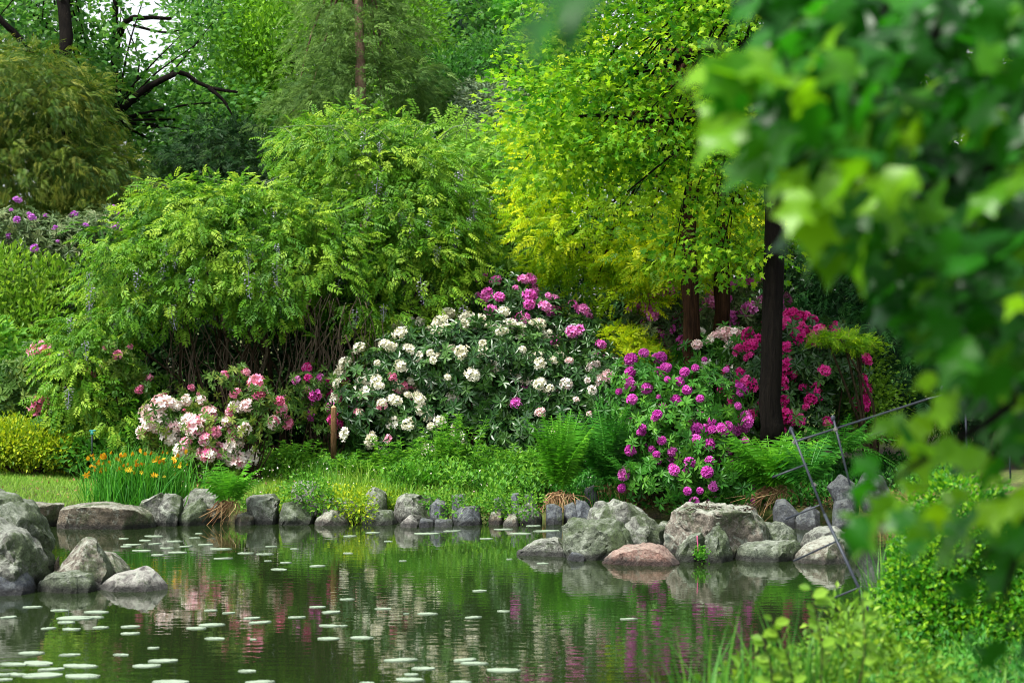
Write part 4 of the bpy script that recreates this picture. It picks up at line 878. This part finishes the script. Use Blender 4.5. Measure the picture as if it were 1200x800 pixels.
shrub('airy light green bush at the right of the dark magenta rhododendron', [(1012, 450, 24.6, 18, 46, .4), (1022, 480, 24.4, 26, 40, .4)], LEAF, 'yg', (.05, .08), seed=72, cover=1.6, cr=.12, tint=(.35, .2, .1))

# ------------------------------------------------------------------ ferns
FR = [T_frond(19, .19, -.25, 1, False), T_frond(18, .18, -.5, 2, False), T_frond(19, .17, -.8, 3, False), T_frond(17, .19, -1.1, 4, False)]
FR_W = [T_frond(14, .30, -.12, 7, False), T_frond(15, .27, -.3, 8, False), T_frond(13, .30, -.55, 9, False)]
FR_T = [T_frond(24, .19, -.08, 17, False), T_frond(24, .18, -.22, 18, False), T_frond(22, .19, -.4, 19, False)]
FR_S = [T_frond(14, .17, -.35, 4, False), T_frond(14, .16, -.6, 5, False)]
def fern(label, px, row, Y, length, n, mat='fern', upright=.8, seed=0, tm=FR, dead=True, group='ferns on the bank'):
    b = W(px, row, Y); root = thing('fern', label, 'fern', b, group); rng = np.random.default_rng(seed)
    for i in range(int(n * 1.6)):
        a = i * 2.39996 + rng.normal() * .3; e = upright * rng.uniform(.5, 1.5)
        d = np.array([[math.cos(a), math.sin(a) * .8, e * 2]]); nn = np.array([[-math.cos(a) * .6, -math.sin(a) * .6 - .25, 1.]])
        mb = MB(); mb.inst(tm[int(rng.integers(len(tm)))], b[None] + d * .03, d, nn, [length * rng.uniform(.75, 1.12)], np.array([.5 + rng.normal() * .15])); mb.build('frond', M[mat], root)
    if dead:
        mb = MB()
        lean = rng.normal() * .5
        for i in range(70):
            a = rng.uniform(math.pi * .95, 2.05 * math.pi); l = length * rng.uniform(.12, .55); o = rng.normal(size=3) * (.05, .04, .02)
            e = b + np.array([(math.cos(a) * .8 + lean * rng.random()) * l * .7, math.sin(a) * l * .5, -l * rng.uniform(.15, .9)]) + o
            mb.tube(curve([b + o + (0, 0, .03), b + o + np.array([math.cos(a) * l * rng.uniform(.15, .5), math.sin(a) * l * .3, rng.normal() * .03]), e], 6), [rng.uniform(.003, .008), .002], 4, rng.random())
        mb.build('dry_stalks', M['dry'], root)
    return root
fern('bright small fern growing over the stones left of centre', 268, 592, 21.75, .50, 15, seed=1, upright=1.0, tm=FR_W)
fern('tall upright bright fern with pale dead stalks hanging to the water', 657, 583, 22.3, .88, 20, seed=2, upright=2.3, tm=FR_T)
fern('arching darker fern right of the tall upright fern', 712, 575, 22.9, .98, 20, 'fern_dk', seed=3, upright=1.8, tm=FR_T)
fern('wide spreading fern between the magenta bush and the fence', 905, 575, 22.3, .85, 24, 'fern', seed=4, upright=.8, tm=FR_W)
fern('smaller fern nearest the leaning fence post', 945, 570, 21.8, .6, 16, 'fern_dk', seed=5, upright=.8, tm=FR_W, dead=False)
fern('small lush fern in the weeds left of the tall fern', 492, 572, 22.8, .4, 14, 'fern', seed=6, tm=FR_S, dead=False, upright=1.)
fern('shady fern at the lower left of the magenta bush', 740, 570, 22.6, .55, 12, 'fern_dk', seed=7, dead=False)
fern('fern high on the bank behind the leaning fence', 985, 535, 23.2, .7, 18, 'fern_dk', seed=8, dead=False, upright=.6)

# ------------------------------------------------------------------ daylily clump
def blades(mb, base, n, spread, length, wd, rng, lean=.45, bend=(.2, .6), tint=.5):
    P = np.array(base) + rng.normal(size=(n, 3)) * np.array([spread[0], spread[1], 0]); P[:, 2] = ground_h(P[:, 0], P[:, 1])
    a = rng.uniform(0, 2 * math.pi, n); d = np.stack([np.cos(a) * lean * rng.random(n), np.sin(a) * lean * rng.random(n), np.ones(n)], 1)
    nn = -np.stack([np.cos(a), np.sin(a), np.zeros(n)], 1) * -1 + np.array([0, 0, .3])
    Ts = [T_blade(wd, b) for b in np.linspace(*bend, 4)]; wh = rng.integers(0, 4, n); L = rng.uniform(length[0], length[1], n)
    for k in range(4):
        s = wh == k; mb.inst(Ts[k], P[s], d[s], nn[s], L[s], tint + .22 * rng.normal(size=s.sum()))
rng = np.random.default_rng(12)
b = W(162, 585, 22.4); b[2] = ground_h(b[0], b[1])
root = thing('daylily', 'broad clump of strap leaves with yellow and orange lily flowers', 'plant', b)
mb = MB(); blades(mb, b, 1500, (.24, .2), (.32, .56), .018, rng, 1.15, (.3, 1.0)); mb.build('leaves', M['iris'], root)
mb = MB(); fl = []
for k in range(150):
    x = rng.uniform(-.55, .55); y = rng.uniform(-.3, .35); t = b + (x * 1.05, y, (.26 + rng.random() * .24)); mb.tube(curve([b + (x * .8, y, 0), (b + t) / 2 + (x * .3, 0, .05), t], 5), [.005, .003], 4, .6)
    fl.append(t)
mb.build('flower_stalk', M['iris'], root)
fl = sorted(fl, key=lambda p: p[1])
put_flowers(root, fl[:14], 'fl_orange', 'lily', (.035, .055), 3, 'flower')
put_flowers(root, fl[16:100], 'fl_orange', 'bud', (.045, .075), 4, 'flower_bud')
root = thing('grass_tuft', 'tuft of reddish brown dry grass beside the golden spirea', 'grass tuft', W(90, 535, 25)); mb = MB(); bb = W(90, 535, 25); blades(mb, bb, 220, (.12, .1), (.2, .38), .012, rng, .9)
mb.build('blades', M['dry'], root)

# ------------------------------------------------------------------ lawn and ground cover
def scatter(poly_rows, n, rng):
    pass
def patch(name, px0, px1, Y0, Y1, n, tm, mat, size, rng, hgt=.0, up=1., tint=.5, cond=None, clump=0, lean=.5, label=None):
    if clump:
        c = np.stack([rng.uniform(px0, px1, clump), rng.uniform(Y0, Y1, clump)], 1); i = rng.integers(0, clump, n)
        Y = c[i, 1] + rng.normal(size=n) * .09; px = c[i, 0] + rng.normal(size=n) * 9; hh = (rng.random(clump)[i] * .7 + .3) * rng.random(n)
        ct = rng.normal(size=clump)[i] * .25
    else: Y = rng.uniform(Y0, Y1, n); px = rng.uniform(px0, px1, n); hh = rng.random(n); ct = 0
    x = (px - 600) / F * Y; z = ground_h(x, Y); P = np.stack([x, Y, z + hgt * hh], 1)
    ok = z > .06
    if cond is not None: ok &= cond(x, Y, px)
    d = rng.normal(size=(n, 3)) * lean; d[:, 2] = np.abs(d[:, 2]) + up; nn = rng.normal(size=(n, 3)) * .4 + (0, -.4, 1)
    t = np.clip(tint + ct + .2 * rng.normal(size=n), 0, 1); sz = rng.uniform(*size, n); wh = rng.integers(0, len(tm), n); mb = MB()
    for k, T in enumerate(tm): s = ok & (wh == k); mb.inst(T, P[s], d[s], nn[s], sz[s], t[s])
    return tag(mb.build(name, M[mat]), label, kind='stuff')
rng = np.random.default_rng(21)
BL = [T_blade3(.05, .2), T_blade3(.04, .45)]
patch('grass', -120, 470, 22.0, 28.5, 120000, BL, 'grass', (.03, .075), rng, .0, 1., .5, lean=.45)
patch('grass', 380, 620, 22.3, 24.5, 14000, BL, 'grass', (.08, .22), rng, .0, 1., .5, lean=.35)
patch('ground_cover', 455, 640, 22.6, 24.6, 20000, LEAF, 'cover', (.035, .085), rng, .42, .3, .5, clump=110)
patch('ground_cover', 300, 430, 24.0, 24.9, 6000, LEAF, 'cover', (.04, .07), rng, .34, .3, .45, clump=60)
patch('creeping_cover', 326, 470, 22.1, 22.9, 12000, LEAF, 'cover_y', (.025, .045), rng, .16, .3, .5, clump=70)
patch('creeping_cover', 280, 640, 21.95, 22.5, 5000, LEAF, 'cover', (.03, .055), rng, .10, .1, .4, clump=70)
patch('ground_cover', 620, 1100, 22.7, 25.2, 22000, LEAF, 'fern_dk', (.04, .08), rng, .28, .3, .35, clump=180)
patch('ground_cover', -100, 420, 25.2, 29, 26000, LEAF, 'cover', (.05, .09), rng, .3, .3, .35, clump=160)
patch('dry_litter', 600, 1100, 22.3, 23.8, 7000, BL, 'dry', (.05, .14), rng, .03, .0, .3, lean=1.)
patch('near_bank_grass', 700, 1500, 5.5, 13.5, 26000, BL, 'reed', (.06, .16), rng, .0, 1., .55, lean=.5)
patch('near_bank_cover', 900, 1500, 6.0, 13.0, 12000, LEAF, 'fern_dk', (.03, .05), rng, .22, .3, .45, clump=260)
patch('hanging_creepers', 200, 700, 21.75, 22.3, 2600, LEAF, 'cover', (.025, .045), rng, .16, .0, .4, clump=46)
patch('hanging_creepers', 640, 1050, 22.3, 22.9, 2600, LEAF, 'fern_dk', (.03, .06), rng, .2, .0, .5, clump=40)
patch('fallen_petals', 150, 900, 22.3, 24.2, 700, LEAF, 'fl_palepink', (.015, .035), rng, .3, .0, .5, lean=1.)
patch('fallen_leaves', -100, 400, 22.1, 27.5, 900, LEAF, 'dry', (.02, .05), rng, .05, .0, .4, lean=1.)
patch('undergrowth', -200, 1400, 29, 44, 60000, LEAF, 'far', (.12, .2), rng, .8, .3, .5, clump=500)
for k, (lb, lo) in enumerate([('ivy spilling over the upright block left of centre', [(362, 575, 21.95, 26, 18, .15), (380, 590, 21.9, 18, 14, .1)]), ('yellow creeper hanging over the long grey stone', [(410, 592, 21.85, 22, 14, .15), (425, 598, 21.8, 12, 12, .1)]),
  ('leafy creeper over the slates left of the tall fern', [(570, 592, 22.0, 24, 14, .15), (588, 588, 22.0, 16, 14, .12)]), ('small creeper between the slates by the tall fern', [(620, 590, 21.9, 12, 10, .1), (606, 604, 21.8, 8, 8, .08)]), ('creeper between the broad stone and the square slate', [(518, 585, 22.1, 16, 12, .12), (525, 600, 21.8, 6, 10, .08)])]):
    plant('creeper', lb, 'creeper', lo, LEAF, 'cover' if 'yellow' not in lb else 'cover_y', (.035, .055), seed=400 + k, cover=1.3, per=6, cr=.06, group='creepers over the edging stones', stem_r=.004, stem_n=4, floor=False)
# leafy stemmed weeds on the centre bank
def weed(label, px, row, Y, h_, n, seed):
    rng = np.random.default_rng(seed); b = W(px, row, Y); b[2] = float(ground_h(b[0], b[1])); root = thing('leafy_plant', label, 'plant', b, 'leafy stemmed plants on the centre bank'); mb = MB(); ms = MB()
    for k in range(n):
        x, y = rng.normal() * .17, rng.normal() * .13; hh = h_ * rng.uniform(.7, 1.1); t = b + (x * 1.5, y * 1.5, hh); c = curve([b + (x, y, 0), (b + b + (x * 2, y * 2, hh)) / 2, t], 8); ms.tube(c, [.006, .003], 4)
        m = 44; u = rng.uniform(.15, 1, m); P = np.stack([np.interp(u, np.linspace(0, 1, 8), c[:, q]) for q in range(3)], 1); a = rng.uniform(0, 6.28, m)
        mb.inst(T_leaf(.14), P, np.stack([np.cos(a), np.sin(a), .35 * np.ones(m)], 1), np.tile([0., 0, 1], (m, 1)), rng.uniform(.08, .13, m) * (1.2 - u * .5), .6 + .2 * rng.normal(size=m))
    mb.build('leaves', M['cover'], root); ms.build('stem', M['cover'], root)
weed('tall leafy-stemmed clump before the cream rhododendron', 520, 550, 23.4, .85, 30, 1)
weed('leafy-stemmed clump just right of centre bank, below the white rhododendron', 480, 555, 23.2, .6, 22, 2)
weed('leafy-stemmed clump left of the tall fern', 600, 560, 23.2, .5, 22, 3)
for k, (lb, px, row, Y, h_, n, mt) in enumerate([('pale grassy-leaved plant on the bank right of the leggy azalea', 420, 560, 23.0, .45, 130, 'grass'), ('bright green grassy tuft above the broad edging stone', 468, 572, 22.8, .36, 90, 'cover'),
   ('grassy tuft between the small lush fern and the tall fern', 560, 575, 22.7, .34, 90, 'iris'), ('light grassy tuft right of the small fern on the stones', 318, 575, 22.6, .3, 80, 'grass'), ('grassy tuft in the middle of the bank above the ivy', 375, 565, 23.2, .4, 110, 'cover'),
   ('dark grassy tuft at the foot of the magenta bush', 715, 585, 22.6, .35, 90, 'reed')]):
    rg = np.random.default_rng(500 + k); b = W(px, row, Y); b[2] = float(ground_h(b[0], b[1])); r = thing('grass_tuft', lb, 'grass tuft', b, 'grassy tufts on the far bank'); mb = MB(); blades(mb, b, n, (.16, .1), (h_ * .5, h_), .016, rg, .7, (.2, .8)); mb.build('blades', M[mt], r)
weed('leafy clump at the foot of the wooden post', 345, 545, 24.2, .45, 20, 4)
weed('leafy clump right of the wooden post', 420, 545, 24.0, .4, 20, 5)

# ------------------------------------------------------------------ small things
b = W(391, 520, 24.3); root = thing('wooden_post', 'short round wooden post standing in the plants below the wisteria', 'post', b); mb = MB(); mb.tube([b + (0, 0, -.2), b + (0, 0, .2), b + (0.002, 0, .44)], .036, 14); mb.build('shaft', M['post'], root, True)
mb = MB(); mb.tube([b + (0, 0, .435), b + (0, 0, .446)], .032, 14); mb.build('cut_top', plain('cut_wood', (.45, .30, .16), .8), root)
b = W(108, 548, 24.0); root = thing('sprinkler', 'thin dark sprinkler riser with a teal head beside the spirea', 'sprinkler', b)
mb = MB(); mb.tube([b, b + (0, 0, .40)], .009, 8); mb.build('pipe', M['iron'], root, True)
mb = MB(); mb.tube([b + (0, 0, .40), b + (0, 0, .42), b + (0, 0, .44)], [.018, .022, .012], 8); mb.tube([b + (-.035, 0, .445), b + (.04, 0, .45)], .009, 6); mb.build('head', plain('teal_plastic', (.02, .22, .20), .4), root)
b = W(824, 655, 17.95); root = thing('succulent', 'small bright green succulent with a pink spike in the rock crevice', 'plant', W(826, 650, 17.95))
rng = np.random.default_rng(8); mb = MB(); n = 200; P = W(822, 648, 17.93) + rng.normal(size=(n, 3)) * (.03, .025, .032); P[:] = P; mb.inst(LEAF[1], P, rng.normal(size=(n, 3)) + (0, -.3, .6), rng.normal(size=(n, 3)), rng.uniform(.02, .035, n), rng.random(n)); mb.build('leaves', M['fern'], root)
mb = MB(); t = W(817, 628, 17.9); mb.tube([W(818, 645, 17.9), t], [.004, .007], 5); mb.build('flower_spike', M['fl_pink'], root)

# leaning iron railing
root = thing('iron_railing', 'leaning blue-grey iron railing half hidden by blurred leaves', 'railing', W(1000, 690, 13))
def bar(name, a, b_, r, sides=10, knobs=()):
    mb = MB(); mb.tube([W(*a), (W(*a) + W(*b_)) / 2, W(*b_)], r * .52, sides); o = mb.build(name, M['iron'], root, True)
FY = 13.
bar('post', (926, 500, FY), (966, 602, FY - .2), .015); bar('post', (966, 602, FY - .2), (1022, 722, FY - .5), .02); bar('post', (976, 488, FY + .3), (996, 568, FY + .2), .013)
bar('post', (1130, 443, FY + 1.3), (1134, 560, FY + 1.2), .014); bar('post', (1181, 450, FY + 1.6), (1184, 560, FY + 1.6), .014)
bar('rail', (930, 518, FY), (1085, 468, FY + 1.), .014); bar('rail', (1085, 468, FY + 1.), (1230, 430, FY + 2), .014)
bar('rail', (905, 559, FY), (945, 544, FY), .012); bar('rail', (921, 608, FY), (962, 591, FY - .1), .012); bar('rail', (930, 657, FY), (984, 632, FY - .3), .012); bar('rail', (962, 706, FY - .2), (1010, 687, FY - .4), .013); bar('rail', (1020, 510, FY + .5), (1060, 498, FY + .7), .012)
for (a, b_, c) in ((927, 504, FY), (976, 490, FY + .3), (1130, 444, FY + 1.3), (1181, 452, FY + 1.6), (1104, 455, FY + 1.1)):
    me = bpy.data.meshes.new('finial'); bm = bmesh.new(); bmesh.ops.create_icosphere(bm, subdivisions=2, radius=.015); bmesh.ops.scale(bm, verts=bm.verts, vec=(1, 1, 1.5)); bm.to_mesh(me); bm.free(); me.materials.append(M['iron']); link('finial', me, root, W(a, b_, c) - np.array(root.location))
for (a, b_, c) in ((954, 568, FY), (931, 518, FY), (979, 503, FY + .2)):
    me = bpy.data.meshes.new('clamp'); bm = bmesh.new(); bmesh.ops.create_cube(bm, size=.03); bmesh.ops.bevel(bm, geom=bm.edges, offset=.008, segments=2, affect='EDGES'); bm.to_mesh(me); bm.free(); me.materials.append(M['r_pale']); link('clamp', me, root, W(a, b_, c - .02) - np.array(root.location))

# ------------------------------------------------------------------ foreground plants
def near_lobes(l): return l
plant('box_shrub', 'small-leaved green shrub in the near right corner', 'shrub', [(1115, 700, 11, 70, 90, .4), (1125, 618, 11, 55, 56, .35), (1090, 690, 10.9, 40, 60, .3), (1075, 740, 10.8, 40, 50, .3), (1160, 780, 10.8, 90, 80, .45), (1080, 655, 11.1, 28, 30, .25), (1190, 680, 11.1, 50, 70, .35), (1102, 594, 11.1, 20, 24, .16), (1150, 730, 10.9, 80, 60, .4), (1100, 800, 10.6, 80, 50, .4), (1200, 760, 10.8, 60, 90, .4)], [T_leaf(.42, .1, -.05), T_leaf(.36, .15, 0)], 'box', (.024, .04), seed=81, cover=2.2, per=14, cr=.04, flat=1.5, stem_r=.012)
rng = np.random.default_rng(31)
def near_patch(name, label, cat, spots, h_, wd, n, mat, seed, sp=.12):
    rng = np.random.default_rng(seed)
    for i, (px, Y) in enumerate(spots):
        x = (px - 600) / F * Y; b = np.array([x, Y, float(ground_h(x, Y))]); r = thing(name, label[i], cat, b, 'grasses on the near bank'); mb = MB(); blades(mb, b, n, (sp, sp), (h_[i] * .6, h_[i]), wd, rng, .35, (.15, .5)); mb.build('blades', M[mat], r)
near_patch('grass_clump', ['blurred grass clump, leftmost at the bottom edge, over the water', 'blurred grass clump below the reddish reflection, second from the left', 'blurred thin grass clump under the big succulent rock reflection',
   'blurred grass clump at the bottom edge below the light green leaves', 'tall narrow-leaved clump beside the lowest part of the railing', 'tall narrow-leaved clump between the railing foot and the small-leaved shrub'], 'grass',
   [(800, 7.6), (850, 7.8), (905, 8.2), (960, 8.2), (1035, 11.6), (1068, 11.0)], [.85, .72, .7, .62, .85, .8], .013, 80, 'reed', 82, .10)
plant('leafy_bramble', 'light green leafy bramble at the bottom edge left of the small-leaved shrub', 'shrub', [(1000, 775, 8.6, 36, 38, .25), (1040, 795, 8.4, 60, 40, .3), (930, 800, 8.3, 40, 24, .22), (870, 812, 8.2, 40, 20, .18), (985, 735, 9, 20, 20, .15)], LEAF, 'yg', (.03, .055), seed=83, cover=1.2, per=8, cr=.07, stem_r=.006, floor=False, tint=(.35, .22, .15))
r = thing('sapling', 'thin sapling with a few rounded leaves rising from the bottom edge', 'plant', W(930, 830, 7)); rng = np.random.default_rng(14)
mb = MB(); ms = MB()
for (x0, y0, x1, y1) in ((930, 830, 905, 725), (960, 830, 950, 690), (900, 830, 893, 745), (1000, 830, 1010, 700)):
    c = curve([W(x0, y0, 7), W((x0 + x1) / 2 + 8, (y0 + y1) / 2, 7), W(x1, y1, 7)], 9); ms.tube(c, [.004, .002], 5)
    m = 13; u = np.linspace(.3, 1, m); P = np.stack([np.interp(u, np.linspace(0, 1, 9), c[:, q]) for q in range(3)], 1); a = rng.uniform(0, 6.28, m)
    mb.inst(T_oval(.32), P, np.stack([np.cos(a), np.sin(a) * .5, .3 * np.ones(m)], 1), np.stack([np.zeros(m), -np.ones(m), np.ones(m) * .8], 1), rng.uniform(.04, .07, m), .5 + .2 * rng.normal(size=m))
mb.build('leaves', M['yg'], r); ms.build('stem', M['stem'], r)

# near tree with big lobed leaves, out of focus
def T_bigleaf(seed):
    r = random.Random(seed); T = T_lobed(seed, 5, .66); v, t, tw = T
    bm = bmesh.new(); vs = [bm.verts.new(p) for p in v]
    for f in t: bm.faces.new([vs[i] for i in f])
    bmesh.ops.subdivide_edges(bm, edges=bm.edges, cuts=2, use_grid_fill=True); bmesh.ops.triangulate(bm, faces=bm.faces)
    bmesh.ops.smooth_vert(bm, verts=bm.verts, factor=.5, use_axis_x=True, use_axis_y=True, use_axis_z=True)
    bm.verts.ensure_lookup_table(); V = np.array([x.co[:] for x in bm.verts]); Tt = np.array([[x.index for x in f.verts] for f in bm.faces]); bm.free()
    V[:, 2] += -.25 * V[:, 0] ** 2 - .12 * V[:, 1] ** 2 + .04 * np.sin(V[:, 1] * 9 + seed); return V, Tt, np.zeros(len(V))
BIG = [T_bigleaf(s) for s in range(4)]
root = thing('near_tree', 'close out-of-focus tree branches with large lobed leaves on the right', 'tree', (2.6, 3.4, float(ground_h(2.6, 3.4))))
mb = MB(); rng = np.random.default_rng(17)
def leafy(poly, n, Y0, Y1, size, tint, seed, down=.5):
    rng = np.random.default_rng(seed); poly = np.array(poly, float); P = []
    lo, hi = poly.min(0), poly.max(0)
    while len(P) < n:
        x, y = rng.uniform(lo[0], hi[0]), rng.uniform(lo[1], hi[1])
        if in_poly([x], [y], poly)[0]: P.append(W(x, y, rng.uniform(Y0, Y1)))
    P = np.array(P); d = rng.normal(size=(n, 3)) * .6 + (-.7, -.15, -down); nn = rng.normal(size=(n, 3)) * .45 + (0, -.55, .9)
    tt = tint + .25 * rng.normal(size=n); sz = rng.uniform(size[0], size[1], n); wh = rng.integers(0, 4, n)
    for k in range(4): s = wh == k; mb.inst(BIG[k], P[s], d[s], nn[s], sz[s], tt[s])
leafy([(893, -60), (1300, -60), (1300, 560), (1185, 480), (1103, 400), (1013, 300), (963, 230), (913, 150)], 950, 3.7, 5.0, (.10, .15), .10, 1)  # dark tint paints the shade of the crown's depth into these leaves
leafy([(863, 60), (913, 30), (1013, 60), (1093, 150), (1073, 260), (1013, 280), (953, 270), (903, 200), (873, 130)], 120, 3.1, 3.6, (.11, .15), .60, 2)  # lighter tint paints in the light on the outer edge
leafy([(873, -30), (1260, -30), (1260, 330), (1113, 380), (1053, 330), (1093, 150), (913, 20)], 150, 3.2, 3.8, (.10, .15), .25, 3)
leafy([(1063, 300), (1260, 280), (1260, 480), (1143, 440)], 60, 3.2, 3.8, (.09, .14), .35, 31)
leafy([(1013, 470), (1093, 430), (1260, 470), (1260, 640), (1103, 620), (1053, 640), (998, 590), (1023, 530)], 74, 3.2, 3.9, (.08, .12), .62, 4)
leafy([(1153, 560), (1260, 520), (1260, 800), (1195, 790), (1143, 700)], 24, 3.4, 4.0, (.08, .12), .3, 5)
leafy([(640, -30), (740, -30), (730, 12), (650, 12)], 6, 1.7, 1.9, (.08, .10), .25, 6)
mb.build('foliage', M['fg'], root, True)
mb = MB(); gz = float(ground_h(2.6, 3.4))
mb.tube(curve([(2.6, 3.4, gz - .2), (2.55, 3.4, 1.5), (2.45, 3.45, 3.), (2.5, 3.5, 5)], 16), [.13, .08], 12, .5, .04, rng)
mb.build('trunk', M['bark'], root, True)
mb = MB()
for pts in ([(2.45, 3.45, 2.9), W(1250, -60, 3.5), W(1080, 60, 3.4), W(960, 130, 3.3), W(900, 180, 3.2)], [(2.5, 3.4, 2.4), W(1300, 180, 3.6), W(1150, 200, 3.6), W(1020, 240, 3.4)],
            [(2.5, 3.4, 2.1), W(1300, 400, 3.5), W(1180, 480, 3.4), W(1080, 540, 3.3), W(1020, 580, 3.3)], [(2.5, 3.4, 1.9), W(1300, 560, 3.6), W(1200, 640, 3.5), W(1170, 730, 3.5)],
            [(2.45, 3.45, 3.4), W(1100, -200, 2.6), W(800, -120, 1.9), W(700, -20, 1.8)], [(2.45, 3.45, 3.1), W(1200, -150, 4.2), W(1050, 0, 4.2), W(930, 80, 4.2)]):
    mb.tube(curve(pts, 16), [.014, .003], 7)
mb.build('branch', M['bark'], root, True)
print('faces', sum(len(o.data.polygons) for o in bpy.data.objects if o.type == 'MESH'), 'objects', len(bpy.data.objects))
